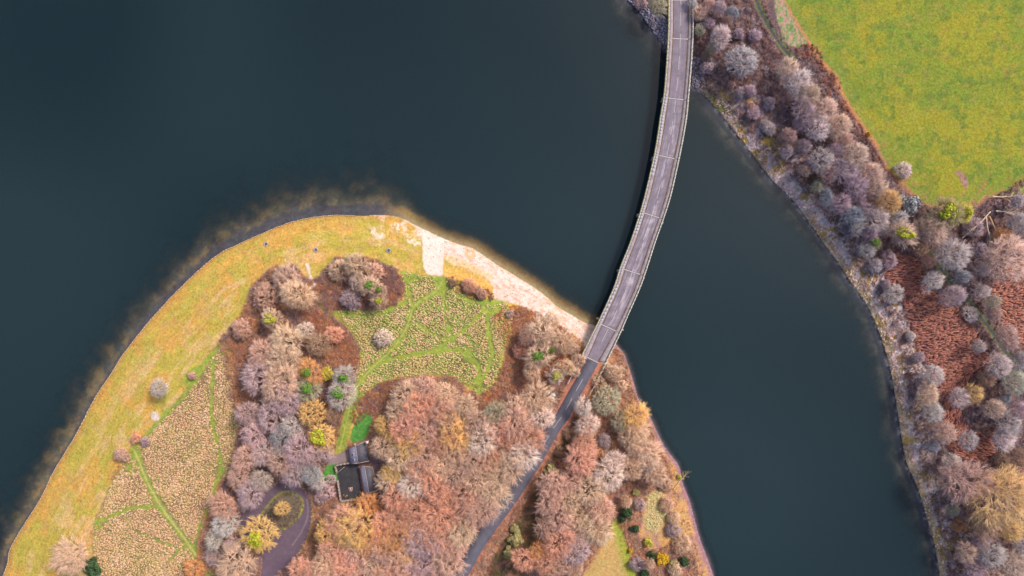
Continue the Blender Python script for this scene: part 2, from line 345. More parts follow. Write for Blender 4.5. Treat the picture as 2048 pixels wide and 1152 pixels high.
d = np.abs(np.hypot((X-940), (Y-508)*1.2)-8); C = lerp(C, A(.48,.33,.16)+0*C, smooth(4.5, 1, d)*.9)
sR = sdf(X, Y, np.array([(611,528),(617,528),(622,546),(627,560),(634,572),(626,574),(619,556)], float), 10)
C = lerp(C, A(.55,.46,.44)+0*C, smooth(-1.5, 1, sR+5*NX)); C = lerp(C, A(.50,.42,.40)+0*C, smooth(9,4,np.hypot(X-310,Y-832)+20*NX))
for x0, y0 in ((800,455),(748,462),(760,470),(815,470),(822,480),(836,488),(838,470)):
    C = lerp(C, A(.62,.50,.44)+0*C, smooth(16,3,np.hypot(X-x0,(Y-y0)*1.4)+20*NX)*smooth(.45,.55,fbm(X,Y,5,171,3))*.9)
region(HOUSEG, ww, 1, 3, 6, pen)
lawn = lerp(A(.055,.19,.045), A(.09,.24,.045), N3)
region(GLAWN, lawn, 5, 2, 4, pen); region(GLAWN2, lawn, 5, 2, 4, pen)
region(GRAVEL, lerp(A(.18,.14,.15), A(.23,.18,.19), N2), 6, 2, 4, pen)
region(COURT, lerp(A(.028,.03,.038), A(.045,.043,.05), N3), 7, 1, 1, pen)
C = lerp(C, A(.30,.12,.10)+0*C, smooth(2.5,1.2,ldist(X,Y,np.array([(719,934),(727,985),(731,992)],float),10)))
sI, mI = region(ISLAND, lerp(A(.11,.09,.075), A(.14,.11,.08), N3), 1, 3, 4, pen)
C = lerp(C, A(.20,.22,.05)+0*C, mI*smooth(7,1,sI)*.8)
sD = sdf(X, Y, DRIVE, 30); C = lerp(C, A(.24,.23,.05)+0*C, smooth(-7,-2,sD)*(X > 600)*(Y < 1130)*.8*pen)
region(DRIVE, lerp(A(.088,.062,.092), A(.125,.09,.122), N2), 6, 1.2, 2, pen)
dtr = ldist(X, Y, catmull([(614,1000),(616,1030),(605,1060),(585,1090)],3), 12); C = lerp(C, A(.20,.15,.17)+0*C, smooth(3,0,dtr)*.7)
dR = ldist(X, Y, ROAD_C, 40); C = lerp(C, A(.34,.14,.10)+0*C, smooth(25, 17, dR+6*NX)*pen*.75)
# east: pasture, bracken, tracks
pa = lerp(A(.155,.195,.028), A(.215,.215,.026), smooth(.38,.62,N1)); pa = lerp(pa, A(.085,.145,.03), smooth(.52,.68,N2)*.6); pa = lerp(pa, A(.24,.19,.05), smooth(.58,.72,fbm(X,Y,10,111))*.5)
sPa, mPa = region(PASTURE, pa, 4, 2.5, 6, eas)
C = lerp(C, A(.17,.20,.05)+0*C, mPa*smooth(28, 4, sPa)*.55)
C = lerp(C, A(.27,.15,.07)+0*C, mPa*smooth(40, 10, sPa)*smooth(.54,.62,fbm(X+Y,(Y-X)*.4,9,121))*(Y > 280)*.8)
C = lerp(C, A(.42,.19,.09)+0*C, smooth(4.5,1.5,np.abs(sPa+1))*(Y < 300)*eas*.85); C = lerp(C, A(.36,.18,.08)+0*C, smooth(-14,-3,sPa+20*NX)*(sPa < 1)*eas*.55)
region(SCAR, lerp(A(.22,.125,.10), A(.28,.17,.14), N3), 1, 1.5, 2, eas, 12)
C = lerp(C, A(.25,.24,.04)+0*C, mPa*smooth(3.2,1,ldist(X,Y,catmull([(1818,205),(1830,235),(1842,262),(1850,290)],3),12))*.6)
region(STRIPG, lerp(A(.13,.22,.08), A(.34,.22,.17), smooth(.40,.56,fbm(X-Y*.4,Y*.5,3,141,2))), 2, 3, 10, eas, 14)
br_ = lerp(A(.10,.045,.045), A(.14,.065,.055), N2)
region(BRACKEN, br_, 1, 6, 20, eas); region(BRACKEN2, br_, 1, 6, 20, eas)
for t_ in TRACKS_E:
    d = ldist(X, Y, t_, 20); C = lerp(C, A(.11,.15,.05)+0*C, smooth(8,4,d+6*NX)*eas); C = lerp(C, A(.07,.065,.075)+0*C, smooth(4,2.4,d)*eas)
C = np.clip(C*(1+.25*(N3[:, None]-.5)), 0.01, .85)

VW = P(X, Y, Z); nx, ny = shp[1], shp[0]
idx = np.arange(nx*ny).reshape(ny, nx)
Q = np.stack([idx[1:, :-1], idx[1:, 1:], idx[:-1, 1:], idx[:-1, :-1]], -1).reshape(-1, 4)
RQ = R[Q[:, 3]]
for rid, name, mk, lab, cat in ((0,'lake_bed','bed','submerged lake bed of mud and ochre weed','lake bed'),(1,'ground','ground','brown woodland floor and bramble banks','ground'),
        (2,'grassland','grass','ochre and green rough grass of the peninsula meadows','grassland'),(3,'beach','beach','pale shingle beach on the north shore','beach'),
        (4,'pasture','pasture','bright green pasture in the top right corner','pasture'),(5,'lawn','grass','vivid green garden lawns by the cottage','lawn'),
        (6,'driveway','tarmac','mauve teardrop driveway looping round a planted island','driveway'),(7,'courtyard','tarmac','dark paved courtyard beside the cottage','courtyard')):
    q = Q[RQ == rid]
    if not len(q): continue
    u, inv = np.unique(q, return_inverse=True)
    o = nm(name, VW[u], inv.reshape(-1, 4), M[mk], None, C[u], True); tag(o, lab, cat, None, 'structure')

# ------------------------------------------------------------------ water
def build_water():
    xa = axis(-70, 2120, 3.2); ya = axis(-60, 1215, 3.2); x, y = np.meshgrid(xa, ya); s = x.shape; x = x.ravel(); y = y.ravel()
    sp, se = shore(x, y); d = -np.maximum(sp, se)
    scale = np.where(sp > se, 9+(36+22*smooth(250, 560, x)-9)*smooth(860, 780, x)+15*smooth(790, 850, x)*smooth(1235, 1195, x), 23.)
    nb = smooth(800, 850, x)*smooth(1235, 1195, x)*(sp > se); scale = scale*(1+(1.1-.8*nb)*(fbm(x, y, 24, 401, 4)-.5))
    op = 1-np.exp(-(np.maximum(d, 0)/scale)**1.7)
    op = np.maximum(op, .06); op = np.where(d > 150, 1, op)
    big = fbm(x, y, 500, 431, 2)
    cc = np.stack([op, big, op], -1)
    nx_, ny_ = s[1], s[0]; ii = np.arange(nx_*ny_).reshape(ny_, nx_)
    q = np.stack([ii[1:, :-1], ii[1:, 1:], ii[:-1, 1:], ii[:-1, :-1]], -1).reshape(-1, 4)
    keep = (d[q] > -14).any(1); q = q[keep]; u, inv = np.unique(q, return_inverse=True)
    m, nt, b = mat("lake_water"); nt.nodes.remove(b); out = nt.nodes["Material Output"]
    at = node(nt, "ShaderNodeAttribute", attribute_name="cover"); sep = nt.nodes.new("ShaderNodeSeparateColor"); nt.links.new(at.outputs[0], sep.inputs[0])
    df = nt.nodes.new("ShaderNodeBsdfDiffuse"); r = rampnode(nt, sep.outputs[1], [(.25, (.0065,.016,.0215)), (.75, (.0125,.0255,.0315))]); nt.links.new(r.outputs[0], df.inputs[0])
    tr = nt.nodes.new("ShaderNodeBsdfTransparent"); tr.inputs[0].default_value = (.86,.90,.90,1)
    mx = nt.nodes.new("ShaderNodeMixShader"); nt.links.new(sep.outputs[0], mx.inputs[0]); nt.links.new(tr.outputs[0], mx.inputs[1]); nt.links.new(df.outputs[0], mx.inputs[2])
    gl = nt.nodes.new("ShaderNodeBsdfGlossy"); gl.inputs["Roughness"].default_value = .03
    fr = nt.nodes.new("ShaderNodeFresnel"); fr.inputs[0].default_value = 1.33
    n1 = geo_noise(nt, .35, 4, .6, 0, (1, 2.2, 1, .7)); bp = node(nt, "ShaderNodeBump"); bp.inputs["Strength"].default_value = .03; bp.inputs["Distance"].default_value = .1
    nt.links.new(n1, bp.inputs["Height"]); nt.links.new(bp.outputs[0], gl.inputs["Normal"])
    mx2 = nt.nodes.new("ShaderNodeMixShader"); nt.links.new(fr.outputs[0], mx2.inputs[0]); nt.links.new(mx.outputs[0], mx2.inputs[1]); nt.links.new(gl.outputs[0], mx2.inputs[2])
    nt.links.new(mx2.outputs[0], out.inputs[0])
    V = P(x, y, 0*x); o = nm("water", V[u], inv.reshape(-1, 4), m, None, cc[u]); tag(o, 'dark teal still water of the reservoir', 'water', None, 'structure')
build_water()

# ------------------------------------------------------------------ shore edging (thin pale kerb of stones on the west shore)
def edging():
    ln = catmull([p for p in WEST_SHORE[1:-2]], 10); ln = ln+np.stack([rng.normal(0, .35, len(ln)), rng.normal(0, .35, len(ln))], -1)
    mb = MB(); w_ = P(ln[:, 0], ln[:, 1], np.full(len(ln), .42))
    for a, b in zip(w_[:-1], w_[1:]): mb.beam(a, b, .26+.05*random.random(), .25)
    o = mb.build("shore_edging", flat_mat("edging_stone", (.44,.31,.20), 1.5, .6, 1.3, .9)); tag(o, 'thin pale stone edging along the western shore grass', 'edging')
edging()

# ------------------------------------------------------------------ bridge and road
DZ = 6.6
BL = [(1342,-160),(1338,-60),(1337,0),(1336.5,62),(1333,125),(1328,187),(1320,237),(1312.5,287),(1304,330),(1289,393),(1276,438),(1259,488),(1241,533),(1227,576),(1199,638),(1184,668),(1160,717),(1134,768)]
BR = [(1391,-160),(1388,-60),(1386.5,0),(1386,62),(1383,125),(1377,195),(1373,237),(1364.5,287),(1355,333),(1342,390),(1328,435),(1311,483),(1295,533),(1280,576),(1255,633),(1240,668),(1213,724),(1179,791)]
FL = [.2]*14+[.2,.21,.27,.30]; FR = [.80]*13+[.81,.81,.77,.70,.55]
CL = catmull(BL, 8); CR = catmull(BR, 8)
fl = np.interp(np.arange(len(CL))/8, np.arange(18), FL); fr_ = np.interp(np.arange(len(CL))/8, np.arange(18), FR)
def bpos(f, z=DZ): return P(*(CL*(1-f)+CR*f).T, z) if not np.ndim(f) else P(*((CL*(1-f[:, None])+CR*f[:, None]).T), z)
def strip(name, fa, fb, za, m, parent, i0=0, i1=None, off=0):
    a = bpos(fa, DZ); b = bpos(fb, DZ); a = a[i0:i1].copy(); b = b[i0:i1].copy(); a[:, 2] += za; b[:, 2] += za; n = len(a)
    V = np.vstack([a, b]); q = [(i, i+1, n+i+1, n+i) for i in range(n-1)]
    q = [(x[0], x[3], x[2], x[1]) for x in q]; return nm(name, V, np.array(q)[:, ::-1], m, parent)
asph = flat_mat("bridge_asphalt", (.15,.125,.165), .35, 1, 1, .75, .15, .03, .4, (.25,.215,.255), (1, .18, 1, -.3))
asphr = flat_mat("road_asphalt", (.088,.088,.122), .5, .85, 1.2, .8, .1, .03)
walkm = flat_mat("walkway_concrete", (.21,.18,.205), .6, 1, 1, .85, 0, .03, .3, (.31,.265,.285))
conc = flat_mat("bridge_concrete", (.34,.27,.22), .5, .75, 1.2, .9)
paint = flat_mat("parapet_paint", (.52,.49,.43), 1.5, .8, 1.15, .6)
lich = flat_mat("lichen_concrete", (.28,.25,.06), .8, 1, 1, .9, 0, .03, .2, (.48,.42,.28))
dirt = flat_mat("gutter_moss", (.07,.045,.03), .7, .6, 1.6, .95, 0, .03, .1, (.15,.10,.06))
white = flat_mat("road_paint", (.42,.40,.42), 1.2, .75, 1.1, .7)
jdark = flat_mat("joint_rubber", (.12,.10,.11), 1.5, .8, 1.2, .8)
def build_bridge():
    root = empty("road_bridge", tuple(P(1300, 420, 0))); inv = Vector(root.location)
    parts = []
    iE = 16*8  # deck end
    # deck slab with girder fascias
    def sweep(name, secs, m, i0=0, i1=None, closed=True):
        # secs: list of (f, dz); swept along the stations
        rings = []
        for f, dz in secs:
            p = bpos(f, DZ)[i0:i1].copy(); p[:, 2] += dz; rings.append(p)
        n = len(rings[0]); k = len(secs); V = np.concatenate(rings)
        q = []
        for j in range(k if closed else k-1):
            a = j*n; b = ((j+1) % k)*n
            q += [(a+i, b+i, b+i+1, a+i+1) for i in range(n-1)]
        o = nm(name, V, np.array(q), m); parts.append(o); return o
    fo_ = .012
    sweep("deck", [(.03,-.05),(.97,-.05),(.97,-.6),(.80,-.75),(.76,-1.7),(.24,-1.7),(.20,-.75),(.03,-.6)], conc, 0, iE+1)
    t0 = np.arange(iE+1.); t1 = np.arange(0, iE+1e-6, .12); ac = np.linspace(0, 1, 30)
    def it(a): return np.interp(t1, t0, a[:iE+1])
    lx, ly, rx, ry = it(CL[:, 0]), it(CL[:, 1]), it(CR[:, 0]), it(CR[:, 1]); ff = it(fl)[:, None]*(1-ac)+it(fr_)[:, None]*ac
    cx = lx[:, None]*(1-ff)+rx[:, None]*ff; cy = ly[:, None]*(1-ff)+ry[:, None]*ff; V = P(cx, cy, DZ).reshape(-1, 3); na = len(ac); ii = np.arange(len(t1)*na).reshape(-1, na)
    q = np.stack([ii[1:, :-1], ii[1:, 1:], ii[:-1, 1:], ii[:-1, :-1]], -1).reshape(-1, 4)
    al = np.broadcast_to(t1[:, None]*6.0, ff.shape); aw = np.broadcast_to(ac[None]*6.4, ff.shape)
    st_ = fbm(al*.05+9, aw*2.4, 1.1, 501, 4); bl = fbm(al, aw*2, 9, 511, 4); fine = fbm(al*.5, aw*3, .8, 521, 3)
    midw = smooth(180, 300, cy)*smooth(690, 600, cy)
    wear = smooth(.35, .75, st_)*(.2+.6*midw)*(.35+1.1*bl)*(.35+.65*np.exp(-((ac[None]-.58)/.27)**2)); wear = np.clip(wear, 0, 1).ravel()
    cc = lerp(A(.155,.13,.17)+np.zeros((wear.size, 3)), A(.36,.32,.36), wear)*(.8+.4*bl.ravel()[:, None])*(.85+.3*fine.ravel()[:, None])
    edge = (np.minimum(ac, 1-ac)[None]*6.4+0*ff).ravel(); cc = lerp(cc, A(.10,.075,.07)+0*cc, smooth(.5, .1, edge)*.6)
    parts.append(nm("carriageway", V, q, cover_mat("bridge_asphalt_worn", 1.2, .88, 1.12, .08, .03, .75, False), None, cc))
    sweep("walkway", [(.035+0*fl, .12), (fl-.02, .12), (fl-.02, -.04), (.035+0*fl, -.04)], walkm, 0, iE+1)
    sweep("walkway", [(fr_+.02, .12), (.965+0*fl, .12), (.965+0*fl, -.04), (fr_+.02, -.04)], walkm, 0, iE+1)
    # mossy gutters: ragged strips
    jit = np.interp(np.arange(len(fl)), np.arange(0, len(fl)+2, 1.0), rng.normal(0, .006, len(fl)+2))
    parts.append(strip("gutter_moss", fl-.022, fl+.012+jit, .008+.12*0, dirt, None, 0, iE+1))
    parts.append(strip("gutter_moss", fr_-.012+jit, fr_+.022, .008, dirt, None, 0, iE+1))
    gm = strip("footway_moss", np.full(len(fl), .93)+jit*.6, np.full(len(fl), .955), .128, dirt, None, 0, iE+1); parts.append(gm)
    # edge beams (string course) with lichen
    sweep("edge_beam", [(-.012,.18),(.035,.18),(.035,-.62),(-.012,-.62)], lich, 0, iE+1)
    sweep("edge_beam", [(.965,.18),(1.0,.18),(1.0,-.62),(.965,-.62)], paint, 0, iE+1)
    # parapets
    for f0 in (.012, .985):
        s = 1 if f0 > .5 else -1
        p = bpos(f0, DZ); mb = MB()
        for a, b in zip(p[:-1], p[1:]): mb.beam((*a[:2], DZ+1.15), (*b[:2], DZ+1.15), .24, .14)
        top = mb.build("rail", paint)
        mb = MB()
        for a, b in zip(p[:-1], p[1:]):
            for hz in (.5, .82): mb.beam((*a[:2], DZ+hz), (*b[:2], DZ+hz), .07, .07)
        low = mb.build("lower_rail", paint)
        L = np.concatenate([[0], np.cumsum(np.linalg.norm(np.diff(p, axis=0), axis=1))]); pos_ = []
        for t in np.arange(.5, L[-1], 4.6):
            x = np.interp(t, L, p[:, 0]); y = np.interp(t, L, p[:, 1]); k = np.searchsorted(L, t); dd = p[min(k, len(p)-1)]-p[k-1]
            mb = MB(); mb.box((x, y, DZ+.6), (.18, .26, 1.26), math.atan2(dd[1], dd[0])); pos_.append(mb.build("post", paint))
        pa = empty("parapet")
        for c in [top, low]+pos_: c.parent = pa
        parts.append(pa)
    # expansion joints + piers
    def at_y(y, f):
        c = (CL*(1-f)+CR*f); k = np.argmin(np.abs(c[:, 1]-y)); return c[k]
    for yj in (1.5, 76, 196, 315, 431, 545, 655, 722):
        # joint runs square across the deck
        k = np.argmin(np.abs((CL*.5+CR*.5)[:, 1]-yj)); cm = (CL*.5+CR*.5)[k]; tn = (CL*.5+CR*.5)[k+1]-cm; tn /= np.linalg.norm(tn); nn = np.array((-tn[1], tn[0]))
        hw = np.linalg.norm(CR[k]-CL[k])/2
        if nn[0] < 0: nn = -nn
        q0, q1 = (-.6, .62) if yj < 700 else (-.48, .42)
        for dz, wd, mm, nme in ((.004+.008, 4.0, jdark, "expansion_joint"), (.004+.016, 1.5, white, "joint_strip")):
            a = cm+nn*hw*q0; b = cm+nn*hw*q1; sz = wd/2
            pts = [a-tn*sz, b-tn*sz, b+tn*sz, a+tn*sz]; V = [P(x, y, DZ+dz) for x, y in pts]
            parts.append(nm(nme, np.array(V), np.array([[0,1,2,3]]), mm))
        if yj < 720:
            for sgn in ((.64,.94),):
                a = cm+nn*hw*sgn[0]; b = cm+nn*hw*sgn[1]; pts = [a-tn*.9, b-tn*.9, b+tn*.9, a+tn*.9]
                parts.append(nm("joint_strip", np.array([P(x, y, DZ+.132) for x, y in pts]), np.array([[0,1,2,3]]), jdark))
    for yj in (80, 199, 318, 434, 548, 648):
        k = np.argmin(np.abs((CL*.5+CR*.5)[:, 1]-yj)); c = P(*(CL*.5+CR*.5)[k], DZ)[:2]; c2 = P(*(CL*.5+CR*.5)[k+1], DZ)[:2]
        tn = c2-c; tn /= np.linalg.norm(tn); nn = np.array((-tn[1], tn[0])); hw = np.linalg.norm(CR[k]-CL[k])*MPP/2*.98
        mb = MB(); rings = []
        for z, wx, th in ((-6, .98, 1.5), (3.5, .98, 1.3), (4.1, 1.07, 1.5), (4.9, 1.07, 1.5)):
            r = []
            for i in range(20):
                a = 2*math.pi*i/20; ex = math.copysign(abs(math.cos(a))**.45, math.cos(a)); ey = math.copysign(abs(math.sin(a))**.8, math.sin(a))
                r.append((*(c+nn*hw*wx*ex+tn*th/2*ey), z))
            rings.append(r)
        V = [v for r in rings for v in r]+[(*c, 4.9)]
        q = [(j*20+i, j*20+(i+1) % 20, (j+1)*20+(i+1) % 20, (j+1)*20+i) for j in range(3) for i in range(20)]
        parts.append(nm("pier", np.array(V), [np.array(q), np.array([(60+i, 60+(i+1) % 20, 80) for i in range(20)])], conc))
    # abutment with wing walls
    for k in (iE, ):
        a = P(*CL[k], 0)[:2]; b = P(*CR[k], 0)[:2]; mb = MB(); mb.beam((*a, 3.2), (*b, 3.2), 1.6, 5.8); parts.append(mb.build("abutment", conc))
    # dashed centre line
    mid = (fl+fr_)/2; c = P(*((CL*(1-mid[:, None])+CR*mid[:, None]).T), DZ)[:iE+1]
    parts.extend(dashes(c, DZ+.014, "lane_marking", single=False))
    # worn edge patches of pale aggregate on the left footway
    wearm = flat_mat("pale_wear", (.33,.33,.38), 1.5, .8, 1.2, .9); cl = bpos(.11, DZ); mb = None
    for k in range(40, iE-9):
        on = k < iE-10 and _vn(np.array([k*.21]), np.array([3.3]), 5)[0] > .42
        if on:
            mb = mb or MB(); mb.beam((*cl[k][:2], DZ+.125), (*cl[k+1][:2], DZ+.125), .45+.5*random.random(), .02)
        elif mb: parts.append(mb.build("worn_patch", wearm)); mb = None
    for p in parts: p.parent = root; p.location = p.location-inv
    tag(root, 'curved grey concrete road bridge on piers crossing the lake', 'bridge')
def dashes(c, z, name, parent=None, L0=5.8, per=9.4, wd=.17, single=True):
    outl = []
    L = np.concatenate([[0], np.cumsum(np.linalg.norm(np.diff(c, axis=0), axis=1))]); V = []; q = []
    for t in np.arange(2, L[-1]-L0, per):
        pr = None
        for s in np.linspace(t, t+L0, 4):
            k = min(np.searchsorted(L, s), len(c)-1); d = c[k]-c[k-1]; d = d[:2]/np.linalg.norm(d[:2]); n = np.array((-d[1], d[0]))*wd/2
            p = np.array((np.interp(s, L, c[:, 0]), np.interp(s, L, c[:, 1])))
            V += [(*(p-n), z), (*(p+n), z)]
            if s > t+.01: b = len(V)-4; q.append((b, b+2, b+3, b+1))
        if not single: outl.append(nm(name, np.array(V), np.array(q), white)); V = []; q = []
    if not single: return outl
    return nm(name, np.array(V), np.array(q), white, parent)
build_bridge()
def build_road():
    c = catmull([tuple(p) for p in ROAD_C[::4]], 6); c[-1] = (1185, 722.5); g = np.gradient(c, axis=0); g /= np.linalg.norm(g, axis=1)[:, None]; n = np.stack([-g[:, 1], g[:, 0]], -1)
    hw = np.where(c[:, 1] > 880, 14, np.interp(c[:, 1], (760, 880), (11.8, 14)))[:, None]; a = c+n*hw; b = c-n*hw; V = np.vstack([P(a[:, 0], a[:, 1], DZ-.02), P(b[:, 0], b[:, 1], DZ-.02), P(a[:, 0], a[:, 1], DZ-.6), P(b[:, 0], b[:, 1], DZ-.6)])
    k = len(c); q = np.array([(i, i+1, k+i+1, k+i) for i in range(k-1)]+[(2*k+i, 2*k+i+1, i+1, i) for i in range(k-1)]+[(k+i, k+i+1, 3*k+i+1, 3*k+i) for i in range(k-1)])
    o = nm("road", V, q[:, ::-1], asphr); tag(o, 'dark tarmac lane running from the bridge through the woods', 'road', None, 'structure')
    w_ = P(c[:, 0], c[:, 1], DZ-.02); d = dashes(w_[np.array([k for k in range(len(w_)-2) if c[k, 1] < 905])], DZ-.008, "road_marking"); tag(d, 'faint dashed centre line painted on the woodland road', 'marking', None, 'structure')
build_road()

# ------------------------------------------------------------------ vegetation generators
def frames(d):
    d = d/np.linalg.norm(d, axis=1)[:, None]; up = np.where(np.abs(d[:, 2:3]) > .9, np.array([[1., 0, 0]]), np.array([[0, 0, 1.]]))
    u = np.cross(d, up); u /= np.linalg.norm(u, axis=1)[:, None]; return u, np.cross(d, u)
def prisms(p0, p1, r0, r1, k=3):
    n = len(p0); u, v = frames(p1-p0+1e-6); V = np.zeros((n, 2*k, 3))
    for i in range(k):
        a = 2*math.pi*i/k; e = u*math.cos(a)+v*math.sin(a)
        V[:, i] = p0+e*np.reshape(r0, (-1, 1)); V[:, k+i] = p1+e*np.reshape(r1, (-1, 1))
    b = np.arange(n)[:, None]*2*k
    q = np.concatenate([b+np.array([[i, (i+1) % k, k+(i+1) % k, k+i]]) for i in range(k)])
    return V.reshape(-1, 3), q
def spikes(p0, p1, r0):
    n = len(p0); u, v = frames(p1-p0+1e-6); V = np.zeros((n, 4, 3))
    for i in range(3):
        a = 2*math.pi*i/3; V[:, i] = p0+(u*math.cos(a)+v*math.sin(a))*np.reshape(r0, (-1, 1))
    V[:, 3] = p1; b = np.arange(n)[:, None]*4
    return V.reshape(-1, 3), np.concatenate([b+np.array([[i, (i+1) % 3, 3]]) for i in range(3)])
def merge(parts):
    V = []; T = []; Q4 = []; b = 0
    for v, f in parts:
        V.append(v); (T if f.shape[1] == 3 else Q4).append(f+b); b += len(v)
    return np.concatenate(V), [np.concatenate(x) for x in (Q4, T) if x]
def dirs(r, n, elmin, elmax=90):
    z = r.uniform(math.sin(math.radians(elmin)), math.sin(math.radians(elmax)), n); a = r.uniform(0, 2*math.pi, n); c = np.sqrt(1-z*z)
    return np.stack([c*np.cos(a), c*np.sin(a), z], -1)
def tree_mesh(seed, n=(8, 40, 260, 2400), fork=.45, low=-5, zc=1.05, vert=.9, lobes=.3, tw=.0044, tj=.32, tl=(.14,.36), stems=False, droop=0):
    r = np.random.default_rng(seed); lob = dirs(r, 9, -30); la = r.uniform(-lobes, lobes, 9)
    def env(d):
        w_ = np.exp(6*(d@lob.T-1)); return 1+(w_*la).sum(1)/(w_.sum(1)+.15)
    def pos(d, rho):
        e = env(d)*rho; return np.stack([d[:, 0]*e, d[:, 1]*e, zc+d[:, 2]*e*vert], -1)
    fk = np.array([[0, 0, fork]]); tb = np.array([[0, 0, 0.]])
    n0 = n[0]; az = np.arange(n0)*2.4+r.uniform(0, 6)+r.normal(0, .25, n0); el = np.linspace(.05, .93, n0); ce = np.sqrt(1-el*el)
    D = [np.stack([ce*np.cos(az), ce*np.sin(az), el], -1)]+[dirs(r, n[k], low) for k in (1, 2)]
    A_ = [pos(D[0], r.uniform(.42, .6, n0)), pos(D[1], r.uniform(.62, .85, n[1])), pos(D[2], r.uniform(.55, .93, n[2]))]
    trunk_parts = []; crown = []; ccol = []
    if not stems: trunk_parts.append(prisms(tb, fk, [.05], [.038], 7))
    def bow(p0, p1, r0, r1, out, k=3, b=.10):
        ln = np.linalg.norm(p1-p0, axis=1)[:, None]; m_ = (p0+p1)/2+r.normal(0, b, p0.shape)*ln
        out.append(prisms(p0, m_, r0, (np.array(r0)+r1)/2, k)); out.append(prisms(m_, p1, (np.array(r0)+r1)/2, r1, k)); return m_
    s0 = fk-np.array([[0, 0, 1]])*r.uniform(0, .22*(not stems), (n0, 1)); bow(s0, A_[0], np.full(n0, .030), np.full(n0, .018), trunk_parts, 5)
    par = A_[0]; d1 = np.linalg.norm(A_[1][:, None]-par[None], axis=2)+r.uniform(0, .15, (n[1], n0)); j1 = d1.argmin(1)
    st1 = par[j1]+(s0[j1]-par[j1])*r.uniform(0, .6, (n[1], 1)); m1 = bow(st1, A_[1], np.full(n[1], .013), np.full(n[1], .0065), trunk_parts)
    d2 = np.linalg.norm(A_[2][:, None]-A_[1][None], axis=2)+r.uniform(0, .12, (n[2], n[1])); j2 = d2.argmin(1)
    f = r.uniform(0, .7, (n[2], 1)); st2 = A_[1][j2]+(m1[j2]-A_[1][j2])*f*1.3
    out = []; m2 = bow(st2, A_[2], np.full(n[2], .0075), np.full(n[2], .004), out); crown += out; ccol += [np.repeat(r.uniform(.8, 1.25, n[2]), 6)]*2
    m = n[3]; j = r.integers(0, n[2], m); f = r.uniform(0, 1, (m, 1)); s3 = np.where(f < .5, st2[j]+(m2[j]-st2[j])*f*2, m2[j]+(A_[2][j]-m2[j])*(f*2-1))
    c0 = np.array([[0, 0, fork+.25*(zc-fork)]]); dr_ = s3-c0; dr_ /= np.linalg.norm(dr_, axis=1)[:, None]+1e-6; br = A_[2][j]-st2[j]; br /= np.linalg.norm(br, axis=1)[:, None]+1e-6
    dd = dr_*.85+br*.45+r.normal(0, tj*.6, (m, 3)); dd[:, 2] -= droop; dd /= np.linalg.norm(dd, axis=1)[:, None]; L = r.uniform(*tl, (m, 1))
    e3 = s3+dd*L; wv = tw*r.uniform(.6, 1.4, m); k1 = r.uniform(.6, 1.4, m)
    crown.append(spikes(s3, e3, wv)); ccol.append(np.repeat(k1, 4))
    for q in range(3):
        f = r.uniform(.15, .7, (m, 1)); s4 = s3+(e3-s3)*f; d4 = dd+r.normal(0, tj, (m, 3)); d4 /= np.linalg.norm(d4, axis=1)[:, None]; e4 = s4+d4*L*r.uniform(.4, .75, (m, 1))
        crown.append(spikes(s4, e4, wv*.75)); ccol.append(np.repeat(k1*r.uniform(.85, 1.15, m), 4))
    cv, cf = merge(crown); return merge(trunk_parts), (cv, cf, np.concatenate(ccol))
def leaf_mesh(seed, n=900, R0=1., zc=.8, vert=.8, size=.075, low=-30, nl=14, fill=.5):
    """clumped small leaves: clusters spread through a lumpy volume"""
    r = np.random.default_rng(seed); cc = dirs(r, nl, low)*r.uniform(.35, .8, (nl, 1))*R0; rad = r.uniform(.22, .42, nl)*R0
    k = r.integers(0, nl, n); d = dirs(r, n, -60); p = cc[k]+d*(rad[k]*r.uniform(fill, 1, n))[:, None]
    p[:, 2] = zc+p[:, 2]*vert
    nn = d+r.normal(0, .6, (n, 3)); u, v = frames(nn); s = (size*r.uniform(.6, 1.3, n))[:, None]
    V = np.stack([p-u*s, p-v*s*.6+nn*s*.15, p+u*s, p+v*s*.6+nn*s*.15], 1).reshape(-1, 3)
    return V, [np.arange(n*4).reshape(-1, 4)]
PROTO = {}
